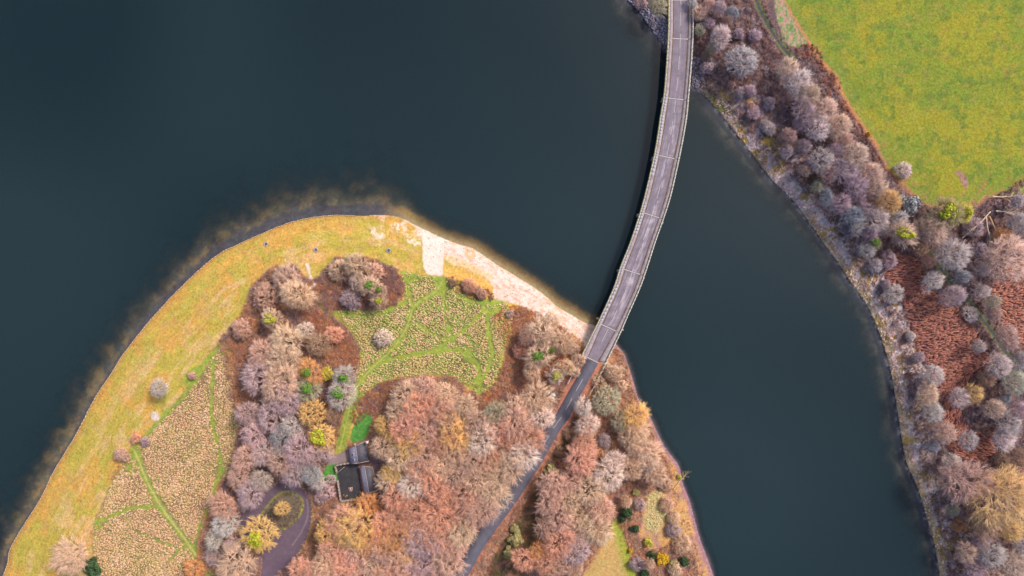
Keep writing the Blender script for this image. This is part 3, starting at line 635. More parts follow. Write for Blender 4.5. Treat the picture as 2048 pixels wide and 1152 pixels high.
def protos():
    kinds = {
     'open':  [dict(n=(8,44,320,2300), lobes=.38), dict(n=(9,50,330,2300), lobes=.46, fork=.45), dict(n=(7,36,280,2100), lobes=.52, fork=.3), dict(n=(8,40,300,2200), lobes=.42, tl=(.16,.42)), dict(n=(6,30,240,1800), lobes=.55, fork=.3, tl=(.16,.42), tw=.0048)],
     'dense': [dict(n=(10,60,420,3300), lobes=.16, vert=.8, tl=(.08,.2), tw=.0055, tj=.5), dict(n=(10,60,420,3200), lobes=.22, vert=.85, tl=(.08,.22), tw=.0055), dict(n=(9,56,400,3000), lobes=.26, tl=(.1,.24))],
     'shrub': [dict(n=(14,60,280,1900), fork=.05, zc=.3, vert=.8, low=0, lobes=.40, tw=.0085, tj=.55, stems=True), dict(n=(12,50,260,1800), fork=.05, zc=.28, vert=.65, low=0, lobes=.50, tw=.0085, tj=.6, stems=True), dict(n=(12,50,260,1800), fork=.05, zc=.3, vert=.75, low=0, lobes=.55, tw=.0085, tj=.6, stems=True), dict(n=(16,50,240,1700), fork=.05, zc=.3, vert=.6, low=0, lobes=.6, tw=.009, tj=.6, stems=True)]}
    s = 100
    for k, lst in kinds.items():
        PROTO[k] = []
        for kw in lst:
            s += 1; t, c = tree_mesh(s, **kw)
            tm = nm("trunk", t[0], t[1], M['bark']); cm = nm("crown", c[0], c[1], M['twig'], None, np.repeat(c[2][:, None], 3, 1))
            for o in (tm, cm): COL.objects.unlink(o)
            PROTO[k].append((tm, cm))
    PROTO['ivy'] = [nm("ivy", *leaf_mesh(200+i, 1300, .52, 1.62, .9, .06, -20, 10), M['leaf']) for i in range(2)]
    PROTO['leafy'] = [nm("foliage", *leaf_mesh(210+i, 2600, 1.0, .5, .8, .085, -10, 22), M['leaf']) for i in range(3)]
    for k in ('ivy', 'leafy'):
        for o in PROTO[k]: COL.objects.unlink(o)
protos()
def put(src, parent, col):
    o = src.copy(); COL.objects.link(o); o.parent = parent; o.color = (*col, 1); return o
# palette: word, albedo
PAL = {'pk':('pinkish brown',(.58,.385,.325)),'rd':('russet pink',(.66,.37,.28)),'tn':('pale tan',(.64,.475,.36)),'gd':('golden',(.68,.46,.20)),'or':('orange brown',(.62,.33,.15)),
 'gr':('pale grey',(.53,.48,.46)),'wh':('whitish',(.70,.59,.54)),'mv':('mauve',(.50,.38,.41)),'bg':('blue grey',(.34,.36,.39)),'ol':('olive',(.40,.36,.17)),
 'br':('brown',(.40,.27,.19)),'yl':('yellow green',(.55,.50,.09)),'gg':('grey green',(.42,.40,.30)),'dg':('dark green',(.05,.10,.045)),'go':('bright yellow',(.62,.40,.03))}
IVYC = {'g': (.13,.28,.04), 'y': (.42,.44,.04)}
LAND = {'the cottage':(715,905),'the lower bridge end':(1180,745),'the upper bridge end':(1362,20),'the teardrop driveway':(565,1020),'the lone white bush':(766,676),
 'the pasture\'s bare patch':(1922,360),'the white beach':(900,510)}
EDGE = {'left':lambda x,y:x,'right':lambda x,y:-x,'top':lambda x,y:y,'bottom':lambda x,y:-y}
ORD = ['','second ','third ','fourth ','fifth ','sixth ','seventh ','eighth ','ninth ','tenth ','eleventh ','twelfth ','thirteenth ','fourteenth ','fifteenth ']
def make_tree(x, y, r, col, kind, ivy=None, hk=1.0):
    R_ = r*MPP; ht = (1.0*R_+6.0 if kind != 'shrub' else R_*1.25+.4)*hk
    zc = .7*ht; g = hpt(x, y); loc = P(x, y, g+zc)[:2]
    # trunk foot is straight below the crown: find the ground there
    xf = 1024+loc[0]*F/(H-g); yf = 576-loc[1]*F/(H-g); g2 = hpt(xf, yf); loc = P(x, y, g2+zc)[:2]
    c = np.array(PAL[col][1])*np.array([1+random.uniform(-.12, .12)]*3)*np.array([1+random.uniform(-.05,.05), 1, 1+random.uniform(-.05,.05)])
    nmn = {'open':'bare_tree','dense':'bare_tree','shrub':'bush'}[kind]
    if x > 1380: c = c*np.array((.84,.86,.98))+.02
    root = empty(nmn, (loc[0], loc[1], g2-.05), random.uniform(0, 6.28)); sx = R_*(.95 if kind != 'shrub' else 1.0)
    root.scale = (sx*random.uniform(.88, 1.16), sx*random.uniform(.88, 1.16), ht/(1.95 if kind != 'shrub' else 1.15))
    tm, cm = PROTO[kind][random.randrange(len(PROTO[kind]))]
    bc_ = tuple(np.clip(c*.95+.12, 0, .9))
    put(tm, root, bc_).name = "trunk" if kind != 'shrub' else "stems"; put(cm, root, tuple(np.clip(c, 0, .9)))
    if ivy: put(PROTO['ivy'][random.randrange(2)], root, IVYC[ivy])
    return root
def make_leafy(x, y, r, col, hk=1.0):
    R_ = r*MPP; g = hpt(x, y); ht = R_*1.3*hk+.5; loc = P(x, y, g+ht*.6)[:2]
    src = PROTO['leafy'][random.randrange(3)]; o = src.copy(); COL.objects.link(o); o.name = "evergreen_bush" if col in ('dg','bg') else ("gorse_bush" if col in ('go','yl') else "leafy_bush")
    o.location = (loc[0], loc[1], g-.1); o.rotation_euler = (0, 0, random.uniform(0, 6.28)); o.scale = (R_, R_, ht/1.25); o.color = (*PAL[col][1], 1); return o
WOODS = {}
# each cluster: phrase, list of (x, y, r, colour, kind, ivy)
WOODS['on the upper bridge bank'] = [(1281,4,12,'mv','s'),(1314,10,24,'gg','o'),(1399,27,15,'tn','o'),(1416,8,14,'pk','o'),(1466,26,15,'bg','d'),(1438,14,17,'mv','o'),(1401,60,13,'gg','o'),(1439,73,22,'wh','o'),(1424,99,13,'gg','o'),
 (1486,120,38,'gr','d'),(1413,110,11,'br','d'),(1414,135,12,'mv','s'),(1454,172,11,'pk','s'),(1481,184,13,'mv','s'),(1493,213,11,'pk','s'),(1531,250,12,'gr','s'),(1510,225,12,'mv','s'),(1455,40,12,'pk','o'),(1480,66,14,'mv','s'),(1510,70,13,'mv','s'),(1500,180,14,'mv','s'),(1385,5,12,'gr','o'),(1420,45,13,'mv','o'),(1540,205,13,'mv','s')]
WOODS['in the belt below the pasture'] = [(1576,138,23,'tn','o'),(1597,163,27,'wh','o'),(1619,187,26,'tn','o'),(1650,218,27,'tn','o'),(1611,220,27,'mv','o'),(1677,253,27,'tn','o'),(1636,257,29,'wh','o'),(1576,270,20,'pk','o'),(1541,256,13,'wh','s'),
 (1712,308,32,'tn','o'),(1646,320,29,'gr','o'),(1672,300,20,'mv','o'),(1686,338,30,'mv','o'),(1656,347,22,'pk','o'),(1742,345,24,'tn','o'),(1712,370,27,'mv','o'),(1757,378,27,'tn','o'),(1778,400,28,'gd','o'),(1720,395,20,'mv','o'),(1601,345,15,'tn','o'),(1573,303,17,'mv','o'),
 (1636,372,17,'gg','o'),(1654,395,18,'bg','o'),(1686,408,22,'mv','o'),(1706,430,22,'bg','o'),(1712,452,20,'gr','o'),(1753,436,27,'wh','o'),(1796,440,20,'gr','o'),(1608,290,18,'mv','o'),(1598,250,16,'mv','o'),(1730,420,18,'mv','o'),(1690,283,20,'pk','o'),(1622,330,14,'mv','s'),(1740,470,18,'mv','o'),(1690,465,16,'mv','s'),(1665,440,13,'gr','s'),(1765,460,16,'gr','o')]
WOODS['by the pasture corner'] = [(1808,468,32,'tn','o','y'),(1748,485,17,'ol','o','g'),(1736,502,19,'gr','o'),(1893,425,40,'ol','o','y'),(1870,462,34,'tn','o'),(1928,428,22,'yl','o','y'),(1908,513,38,'gr','o'),(1843,500,17,'br','d'),(1861,522,15,'rd','d'),(2012,518,46,'tn','o'),(2042,448,30,'gr','o'),
 (1850,455,20,'tn','o'),(2036,403,16,'gr','o'),(2003,472,18,'or','o'),(1966,538,17,'wh','o'),(1866,560,22,'wh','o'),(1925,552,18,'bg','o'),(1960,500,20,'mv','o'),(1780,520,16,'mv','s'),(1755,530,16,'gr','s'),(1950,455,18,'mv','s')]
WOODS['around the red bracken'] = [(1906,590,25,'mv','o'),(1966,581,17,'wh','o'),(1986,604,17,'gg','d'),(1990,628,19,'pk','o'),(1946,628,14,'wh','s'),(2018,678,27,'pk','o'),(1958,693,16,'gr','d'),(1868,748,23,'wh','o'),(2001,731,28,'wh','o'),(2032,762,25,'gg','o'),(2013,798,13,'bg','d'),(1918,793,19,'wh','o'),(1948,786,19,'gd','o'),
 (1858,788,24,'tn','o'),(1868,823,21,'gr','o'),(1988,816,22,'tn','o'),(2018,848,28,'gr','o'),(1791,588,17,'wh','s'),(1888,868,23,'tn','o'),(1938,881,21,'gr','d'),(1866,894,14,'bg','o'),(1906,924,21,'wh','d'),(2010,880,26,'wh','o'),(2006,921,17,'br','d'),(2038,916,20,'br','d'),(2040,820,20,'mv','o'),(1840,715,12,'mv','s'),(1765,575,13,'mv','s'),(1750,560,12,'gr','s'),(1975,760,18,'br','o'),(2042,720,18,'gr','o'),(1835,775,14,'mv','s'),(1838,850,13,'tn','s'),(1825,672,12,'wh','s')]
WOODS['in the bottom right corner'] = [(1936,969,48,'pk','o'),(2006,989,56,'gd','o'),(1898,1026,19,'gg','d'),(1908,1056,15,'or','s'),(1973,1049,38,'br','o'),(2026,1062,32,'gd','o'),(1926,1112,34,'tn','o'),(1988,1112,32,'gr','o'),(2030,1128,32,'tn','o'),(1953,1142,22,'mv','o'),(1960,1078,22,'mv','o'),(1895,1095,18,'mv','s'),(1900,1136,18,'gr','s'),(2046,940,24,'rd','o'),(1870,1000,14,'pk','s'),(2050,1100,24,'gr','o'),(1868,960,14,'mv','s'),(1990,1160,26,'tn','o'),(1930,1165,26,'mv','o')]
WOODS['by the lower bridge end'] = [(1084,668,32,'tn','o'),(1054,676,22,'pk','o'),(1127,688,28,'tn','o'),(1078,712,28,'tn','o','g'),(1130,735,22,'tn','o'),(1062,746,22,'tn','o'),(1112,752,22,'wh','o','y'),(1100,640,20,'tn','o'),(1040,700,18,'rd','s'),(1157,722,13,'tn','s'),(1150,745,11,'tn','s'),(1150,700,14,'pk','s'),(1104,700,18,'pk','o','g')]
WOODS['right of the woodland road'] = [(1214,803,35,'gg','d'),(1229,748,20,'tn','o'),(1198,766,14,'tn','s'),(1168,816,20,'wh','o'),(1175,848,24,'wh','o'),(1272,836,28,'gd','o'),(1276,862,24,'tn','o'),(1240,774,16,'tn','s'),(1216,742,13,'tn','s'),(1237,841,18,'gg','o'),
 (1169,889,30,'rd','o'),(1164,922,35,'rd','o'),(1231,926,24,'wh','o'),(1265,940,24,'tn','o'),(1219,951,34,'wh','o'),(1106,972,30,'pk','o'),(1139,965,26,'pk','o'),(1184,984,30,'tn','o'),(1102,1004,32,'pk','o'),(1141,1004,28,'tn','o'),(1201,1015,30,'pk','o'),(1124,1036,30,'pk','o'),(1156,1039,25,'tn','o'),(1094,1058,26,'pk','o'),(1186,1058,30,'tn','o'),(1149,1071,26,'pk','o'),(1122,1089,30,'rd','o'),(1154,1101,30,'mv','o'),(1091,1132,30,'rd','o'),(1049,1122,30,'rd','o'),(1120,1130,26,'pk','o'),(1074,1104,22,'or','o'),(1150,1136,20,'pk','o'),
 (1264,879,28,'tn','o'),(1291,909,30,'tn','o'),(1312,948,28,'tn','o'),(1296,930,22,'gr','o'),(1334,1010,14,'pk','s'),(1349,1039,16,'tn','s'),(1346,1064,17,'mv','s'),(1366,1090,18,'tn','s'),(1299,1129,13,'tn','d'),(1254,1004,13,'tn','o'),(1280,1010,13,'mv','s'),(1330,970,16,'tn','s'),(1210,885,16,'mv','s'),(1140,870,14,'br','s'),(1120,905,13,'br','s'),(1275,1130,14,'mv','s'),(1350,1140,16,'tn','s'),(1200,905,14,'or','s')]
WOODS['in the western wood'] = [(570,556,32,'pk','s'),(592,592,34,'tn','o'),(525,597,28,'pk','s'),(542,637,25,'tn','o','y'),(634,688,23,'br','d'),(572,684,28,'tn','o'),(565,722,36,'tn','o'),(555,765,40,'tn','o'),(522,712,30,'pk','o'),(518,755,30,'mv','o'),(575,798,30,'mv','o'),(617,744,24,'or','o','g'),(617,778,23,'gg','o','g'),(654,748,15,'yl','s'),(687,754,22,'gr','o','g'),(680,788,27,'gr','o','g'),(622,828,28,'gd','d'),(660,830,15,'br','o'),(640,875,27,'gd','d','y'),(580,853,24,'gr','o'),(540,836,27,'mv','o'),(607,660,15,'wh','s'),
 (712,530,32,'tn','o'),(674,540,26,'tn','s'),(748,545,26,'pk','s'),(712,560,22,'wh','o'),(738,572,24,'tn','o','g'),(757,602,20,'tn','o','y'),(760,580,20,'pk','o','g'),(700,600,24,'mv','s'),(495,830,22,'mv','o'),(505,870,26,'mv','o'),(490,914,28,'pk','o'),(475,955,26,'pk','o'),(497,987,27,'mv','o'),(447,1012,26,'pk','o'),(450,1052,26,'gr','o'),(428,1080,20,'gr','o'),(472,1130,36,'tn','o'),(424,1116,18,'mv','s'),
 (517,1071,33,'gd','d','y'),(527,909,28,'mv','o'),(560,926,32,'pk','o'),(594,907,30,'mv','o'),(624,914,26,'mv','o'),(619,946,25,'bg','o'),(633,962,17,'gr','o'),(587,944,26,'mv','o'),(522,960,24,'gr','o'),(560,880,24,'bg','o'),(480,660,22,'pk','s'),(650,905,16,'mv','o'),(665,670,20,'rd','s'),(545,690,20,'pk','s'),(590,770,20,'mv','s'),(600,860,18,'mv','s'),(463,1090,16,'mv','o'),(485,1010,14,'mv','s'),(650,985,16,'mv','s'),(640,1000,14,'mv','s'),(662,960,10,'mv','s'),]
singles = [(317,778,21,'gr','d',None,'round pale grey bare tree alone on the ochre foreshore grass','bare_tree'),(562,1019,18,'gd','d',None,'round tan tree standing on the driveway island','bare_tree'),
 (766,676,18,'wh','s',None,'lone whitish round bush in the middle of the meadow','bush'),(142,1114,38,'tn','o',None,'large pale tan bare tree at the bottom of the western shore','bare_tree'),
 (240,911,15,'pk','s',None,'low pinkish bush where the green path meets the shore','bush'),(383,752,9,'pk','s',None,'small pinkish bush on the green strip beside the west meadow','bush'),
 (1811,338,15,'wh','s',None,'whitish dead bush leaning out over the pasture edge','bush'),(270,878,11,'rd','s',None,'left bush of the brown pair above the green path top','bush'),(288,884,11,'mv','s',None,'right bush of the brown pair above the green path top','bush'),
 (385,1140,19,'or','s',None,'orange brown bush at the foot of the green meadow path','bush'),(975,640,0,'pk','s',None,'',''),(1019,628,8,'mv','s',None,'small mauve bush beside the right green meadow patch','bush'),
 (940,572,16,'rd','s',None,'left russet bush between the beach and the meadow','bush'),(962,588,15,'pk','s',None,'right pinkish bush between the beach and the meadow','bush'),(905,566,9,'br','s',None,'small brown bush by the green patch below the beach','bush')]
KN = {'o':'open','d':'dense','s':'shrub'}
# dense canopy of the big wood: hand anchors then jittered fill
BIG = [(764,898,25,'tn','o'),(774,964,24,'tn','o'),(770,858,24,'gd','o'),(711,1062,44,'gd','o'),(655,1068,32,'gd','d'),(652,1132,38,'tn','o'),(782,945,24,'gd','o'),(690,1120,34,'rd','o'),(735,1015,28,'or','s'),(810,795,32,'tn','o'),(850,775,30,'pk','o'),(890,790,28,'tn','o'),(800,828,28,'tn','o'),(930,815,26,'tn','o'),(1074,800,33,'tn','o'),(1036,818,32,'tn','o'),(1084,832,26,'wh','o'),(745,1085,34,'or','o'),(985,830,28,'gg','o'),(600,1140,24,'rd','o')]
BIGPOLY = np.array([(778,850),(780,820),(790,788),(820,768),(880,770),(920,790),(965,812),(1000,812),(1040,800),(1075,800),(1095,830),(1062,875),(1035,925),(1005,965),(985,990),(955,1030),(925,1070),(895,1125),(880,1160),(620,1160),(640,1100),(665,1050),(700,1035),(760,1025),(775,1000),(772,960),(764,925),(772,890)], float)
placed = [(a[0], a[1]) for a in BIG]; rr = random.Random(5)
for _ in range(6000):
    x, y = rr.uniform(610, 1110), rr.uniform(760, 1165)
    if not inside(np.array([x]), np.array([y]), BIGPOLY)[0]: continue
    if min(math.hypot(x-a, y-b) for a, b in placed) < 31: continue
    placed.append((x, y)); u_ = rr.random()
    col = 'rd' if u_ < .40 else 'pk' if u_ < .72 else 'tn' if u_ < .90 else 'wh' if u_ < .95 else 'gd'
    if y > 1090 and x > 820 and u_ > .6: col = 'mv'
    if math.hypot(x-760, y-1060) < 45 and u_ > .4: col = 'or'
    BIG.append((x, y, rr.uniform(31, 40), col, 'o'))
WOODS['in the big wood'] = BIG
print("trees in big wood", len(BIG))
for ph in list(WOODS):
    new = []
    for t in WOODS[ph]:
        if ph != 'in the big wood' and t[0] > 1400 and t[1] > 150:
            d_ = float(sdf(np.array([float(t[0])]), np.array([float(t[1])]), EAST, 200)[0])
            if d_ < 52:
                if t[4] == 's' and d_ < 42: continue
                t = (t[0]+9, t[1]-4, t[2]*.85)+tuple(t[3:])
        if 'western' in ph and t[4] != 's' and t[1] > 640: t = (t[0], t[1], t[2]*1.13)+tuple(t[3:])
        if 'western' in ph and t[1] < 640: t = (t[0], t[1], t[2]*.9)+tuple(t[3:])
        if 'right of' in ph and t[4] == 'o': t = (t[0], t[1], t[2]*1.08)+tuple(t[3:])
        new.append(t)
    WOODS[ph] = new
def label_cluster(ph, items, noun_of):
    groups = {}
    for i, t in enumerate(items): groups.setdefault((t[3], noun_of(t)), []).append(i)
    labels = {}
    for (ck, noun), ids in groups.items():
        word = PAL[ck][0]
        if len(ids) == 1: labels[ids[0]] = f"the only {word} {noun} {ph}"; continue
        left = set(ids); cand = []
        for nme, (lx, ly) in LAND.items():
            o = sorted(ids, key=lambda i: math.hypot(items[i][0]-lx, items[i][1]-ly))
            for k, i in enumerate(o): cand.append((k+.6*(math.hypot(items[i][0]-lx, items[i][1]-ly) > 420), i, f"{ORD[k] if k < 15 else '?'}nearest {nme}", k))
        for nme, fn in EDGE.items():
            o = sorted(ids, key=lambda i: fn(items[i][0], items[i][1]))
            for k, i in enumerate(o): cand.append((k+.3, i, f"{ORD[k] if k < 15 else '?'}nearest the photo's {nme} edge", k))
        big = sorted(ids, key=lambda i: -items[i][2]); cand.append((-.5, big[0], 'the largest of them', 0) if items[big[0]][2] > items[big[1]][2]+3 else (99, big[0], '', 0))
        for sc_, i, txt, k in sorted(cand, key=lambda c: c[0]):
            if i in left and txt and k < 15: labels[i] = f"{word} {noun} {ph}, {txt}"; left.discard(i)
    return labels
for ph, items in WOODS.items():
    noun_of = lambda t: 'bush' if t[4] == 's' else ('round tree' if t[4] == 'd' else 'bare tree')
    L_ = label_cluster(ph, items, noun_of)
    for i, t in enumerate(items):
        o = make_tree(t[0], t[1], t[2], t[3], KN[t[4]], t[5] if len(t) > 5 else None, .6 if (t[0] > 1325 and t[0] < 1435 and t[1] < 80) else 1)
        isb = t[4] == 's'
        tag(o, L_.get(i, f"{PAL[t[3]][0]} {noun_of(t)} {ph}"), 'bush' if isb else 'tree', ('bushes ' if isb else 'bare trees ')+ph)
for x, y, r, c, k, iv, lab, nme in singles:
    if r: o = make_tree(x, y, r, c, KN[k], iv); o.name = nme; tag(o, lab, 'bush' if nme == 'bush' else 'tree')
for x, y, r, c, lab in [(1818,408,24,'bg','dark blue grey evergreen tree at the pasture corner'),(187,1134,22,'dg','dark green evergreen bush beside the large shore tree'),
  (1254,1026,14,'dg','largest dark evergreen bush below the white trees right of the road'),(1269,1059,10,'dg','dark evergreen bush at the top of the bottom lawn edge'),(1244,1038,9,'dg','dark evergreen bush touching the tip of the bottom lawn'),
  (1271,986,9,'ol','small olive bush above the grassy pocket'),(1299,1086,11,'yl','yellow green bush below the grassy pocket'),(1261,1102,6,'go','small bright yellow gorse beside the bottom lawn'),(1324,1120,15,'go','large yellow gorse clump near the bottom right shore'),
  (1366,1126,13,'dg','dark evergreen bush next to the lower shore gorse'),(1136,896,11,'dg','dark green bush in the gap beside the woodland road'),(1114,945,6,'go','small yellow gorse beside the woodland road'),(1100,940,13,'ol','olive bush beside the small roadside gorse'),(1031,1081,16,'ol','olive thicket on the road verge near the photo bottom'),
  (1016,1105,14,'ol','lower olive thicket on the road verge'),(1738,268,6,'go','bright yellow gorse on the pasture boundary'),(1359,955,6,'yl','yellow green bush leaning over the shore log'),(1305,1110,10,'dg','dark evergreen bush left of the large gorse'),(1345,1130,10,'ol','olive bush below the large gorse'),
  (722,1000,6,'go','yellow bush on the lower courtyard wall'),(1290,1150,12,'dg','dark evergreen bush at the photo bottom beside the lawn'),(1640,358,8,'dg','small dark evergreen in the shore trees'),(1030,1060,12,'ol','upper olive thicket on the road verge')]:
    tag(make_leafy(x, y, r, c), lab, 'bush')

# ------------------------------------------------------------------ ground cover (uncountable): scrub, tussocks, bracken
def sample(poly, n, seed):
    r = np.random.default_rng(seed); lo = np.maximum(poly.min(0), (-60, -60)); hi = np.minimum(poly.max(0), (2110, 1215))
    x = r.uniform(lo[0], hi[0], n); y = r.uniform(lo[1], hi[1], n); return x, y, r
def scrub(name, poly, dens, pal, lab, hgt=1.2, seed=1, avoid=None, spread=.95, wd=.075, cond=None, K=11):
    area = (np.minimum(poly.max(0), (2110, 1215))-np.maximum(poly.min(0), (-60, -60))).prod()*MPP**2
    x, y, r = sample(poly, int(area*dens), seed); k = inside(x, y, poly)
    for a in (avoid or []): k &= ~inside(x, y, a)
    k &= (ldist(x, y, ROAD_C, 30) > 17); k &= fbm(x, y, 14, seed+50) > .36
    c1 = CL*.5+CR*.5; k &= ldist(x, y, c1, 60) > 31
    if cond is not None: k &= cond(x, y)
    x = x[k]; y = y[k]; z = height(x, y); k = z > .2; x, y, z = x[k], y[k], z[k]; n = len(x); base = P(x, y, z)
    sz = hgt*(.4+1.2*fbm(x, y, 22, seed+60))*r.uniform(.6, 1.3, n)
    ci = np.clip((fbm(x, y, 24, seed+70)*1.6-.3)*len(pal)+r.normal(0, .5, n), 0, len(pal)-1).astype(int); colr = np.array(pal)[ci]*r.uniform(.7, 1.45, (n, 1))*1.08
    B = np.repeat(base, K, 0); a = r.uniform(0, 6.283, n*K); rad = np.repeat(sz, K)*r.uniform(.2, 1, n*K)*spread
    T = B+np.stack([np.cos(a)*rad, np.sin(a)*rad, np.repeat(sz, K)*r.uniform(.5, 1.1, n*K)], -1)
    B2 = B+np.stack([np.cos(a)*rad*.15, np.sin(a)*rad*.15, 0*a], -1)
    V, t = spikes(B2, T, np.full(n*K, wd)*r.uniform(.6, 1.3, n*K)); o = nm(name, V, t, M['tuft'], None, np.repeat(np.repeat(colr, K, 0), 4, 0))
    tag(o, lab, 'undergrowth', None, 'stuff'); return o
DK = [(.32,.20,.17),(.27,.18,.19),(.36,.20,.13),(.46,.23,.13),(.34,.22,.19)]
RU = [(.42,.18,.09),(.36,.15,.09),(.30,.14,.10),(.46,.24,.12)]
scrub("undergrowth", WOOD_W, 2.1, DK, 'brown and russet undergrowth beneath the western wood', 1.5, 11, [DRIVE, COURT, GLAWN, GLAWN2, ISLAND])
scrub("undergrowth", WOOD_C, 1.6, DK+[(.48,.30,.24),(.46,.25,.16)], 'russet undergrowth beneath the big wood and roadside trees', 1.4, 12, [DRIVE, COURT, GLAWN, GLAWN2, SLAWN, POCKET, MEADOW_C, catmull([(1150,830),(1092,935),(1032,1040),(968,1152),(1040,1152),(1075,1085),(1078,1000),(1100,930),(1140,870)], 2, True), np.array([(690,880),(765,880),(765,1000),(690,1000)],float)])
VERGE = catmull([(1186,770),(1152,830),(1124,880),(1092,935),(1062,985),(1032,1040),(1002,1090),(968,1152),(940,1215),(1040,1215),(1050,1140),(1040,1100),(1072,1085),(1078,1040),(1078,1000),(1085,960),(1100,930),(1125,905),(1140,870),(1165,830),(1190,800)], 3, True)
scrub("undergrowth", VERGE, 2.0, [(.15,.10,.08),(.17,.15,.07),(.24,.13,.09),(.13,.12,.07),(.28,.13,.08)], 'dark olive and russet thicket on the right verge of the lane', 1.6, 18)
scrub("bramble", ISLAND, 1.2, [(.13,.10,.08),(.18,.12,.09),(.11,.09,.09)], 'dark brambles covering the driveway island', .7, 13)
EB = catmull([(1385,-60),(1500,-60),(1550,60),(1600,110),(1660,165),(1690,220),(1745,290),(1800,375),(1850,410),(1960,412),(2110,400),(2110,1210),(1915,1210),(1890,1100),(1850,960),(1815,800),(1800,700),(1760,600),(1700,510),(1640,420),(1560,330),(1470,235),(1400,165),(1392,80)], 3, True)
scrub("undergrowth", EB, 1.6, [(.19,.135,.155),(.24,.15,.16),(.28,.16,.135),(.34,.26,.29),(.18,.13,.16)], 'dark purple brown undergrowth of the eastern bank woods', 1.4, 14, [BRACKEN, BRACKEN2, STRIPG], cond=lambda x, y: (ldist(x, y, TRACKS_E[0], 20) > 6) & (ldist(x, y, TRACKS_E[1], 20) > 7))
SHB = catmull([(1400,150),(1440,190),(1500,255),(1560,320),(1620,380),(1680,450),(1730,520),(1790,600),(1830,700),(1860,800),(1870,880),(1880,960),(1900,1060),(1925,1210),(1890,1210),(1875,1110),(1850,1035),(1812,930),(1796,850),(1775,720),(1735,612),(1690,550),(1620,448),(1560,378),(1450,242),(1400,190)], 3, True)
scrub("shore_scrub", SHB, 2.0, [(.60,.49,.51),(.50,.38,.40),(.42,.29,.14),(.76,.64,.65),(.54,.34,.31)], 'pale mauve scrub and reeds along the eastern shore', .8, 15, cond=lambda x, y: y > 170)
SSB = catmull([(1236,700),(1250,735),(1262,780),(1290,830),(1320,890),(1350,935),(1356,975),(1370,1010),(1380,1050),(1398,1110),(1420,1200),(1395,1200),(1378,1120),(1360,1050),(1345,1000),(1330,950),(1290,900),(1258,830),(1240,760)], 3, True)
scrub("shore_scrub", SSB, 1.6, [(.46,.27,.12),(.44,.28,.18),(.36,.21,.17),(.50,.33,.14)], 'orange shore scrub below the bridge on the right bank of the peninsula', .6, 16)
scrub("scrub", catmull([(985,640),(1030,608),(1100,640),(1150,670),(1170,705),(1100,770),(1040,780),(990,810),(955,795),(985,770),(1002,735),(1008,690)],3,True), 1.7, [(.50,.20,.10),(.42,.17,.10),(.55,.28,.14)], 'fiery russet scrub between the meadow and the bridge', 1.1, 17)
for i, (pl, lb) in enumerate([(catmull([(700,820),(740,775),(790,758),(820,755),(790,790),(765,800),(748,830),(735,828),(712,850)],3,True),'brown bramble slope above the garden lawn'),
    (catmull([(895,552),(930,562),(975,578),(990,590),(980,604),(945,598),(915,585),(898,570)],3,True),'brown bramble patch behind the beach'),
    (catmull([(1630,90),(1655,135),(1680,160),(1690,200),(1715,240),(1740,280),(1770,330),(1800,370),(1760,330),(1725,285),(1690,245),(1660,200),(1640,150),(1610,120),(1590,95)],3,True),'dark hedge of bramble down the pasture boundary')]):
    scrub("bramble", pl, 2.4, [(.24,.12,.10),(.32,.13,.09),(.22,.12,.12),(.40,.19,.10)], lb, 1.0, 30+i)
scrub("bramble", catmull([(262,868),(276,862),(285,880),(262,895),(240,945),(222,985),(208,1015),(190,1050),(188,1080),(180,1075),(184,1050),(198,1015),(212,970),(232,936),(258,900)],3,True), 2.0, [(.34,.15,.09),(.28,.16,.14),(.44,.22,.10)], 'brown bramble strip between foreshore and west meadow', .7, 35, cond=lambda x, y: fbm(x, y, 18, 77) > .5)
scrub("bramble", catmull([(765,535),(800,548),(812,575),(800,606),(760,616),(700,618),(650,618),(638,590),(640,560),(665,552),(700,580),(750,590),(770,570)],3,True), 2.6, [(.30,.13,.11),(.26,.13,.14),(.40,.17,.10),(.24,.14,.16)], 'dark red brown brush round the northern clump of the western wood', 1.3, 37)
scrub("bramble", catmull([(610,620),(640,622),(670,640),(700,665),(718,700),(710,735),(680,725),(650,700),(625,665),(600,650)],3,True), 2.6, [(.42,.18,.10),(.34,.15,.11),(.48,.22,.11)], 'russet brush between the western wood and the central meadow', 1.3, 38)
scrub("bramble", catmull([(455,670),(500,600),(520,620),(510,700),(505,780),(490,840),(475,830),(465,760),(468,700)],3,True), 2.2, [(.42,.20,.12),(.36,.17,.12),(.30,.15,.14)], 'russet bramble fringe on the left of the western wood', 1.1, 36)

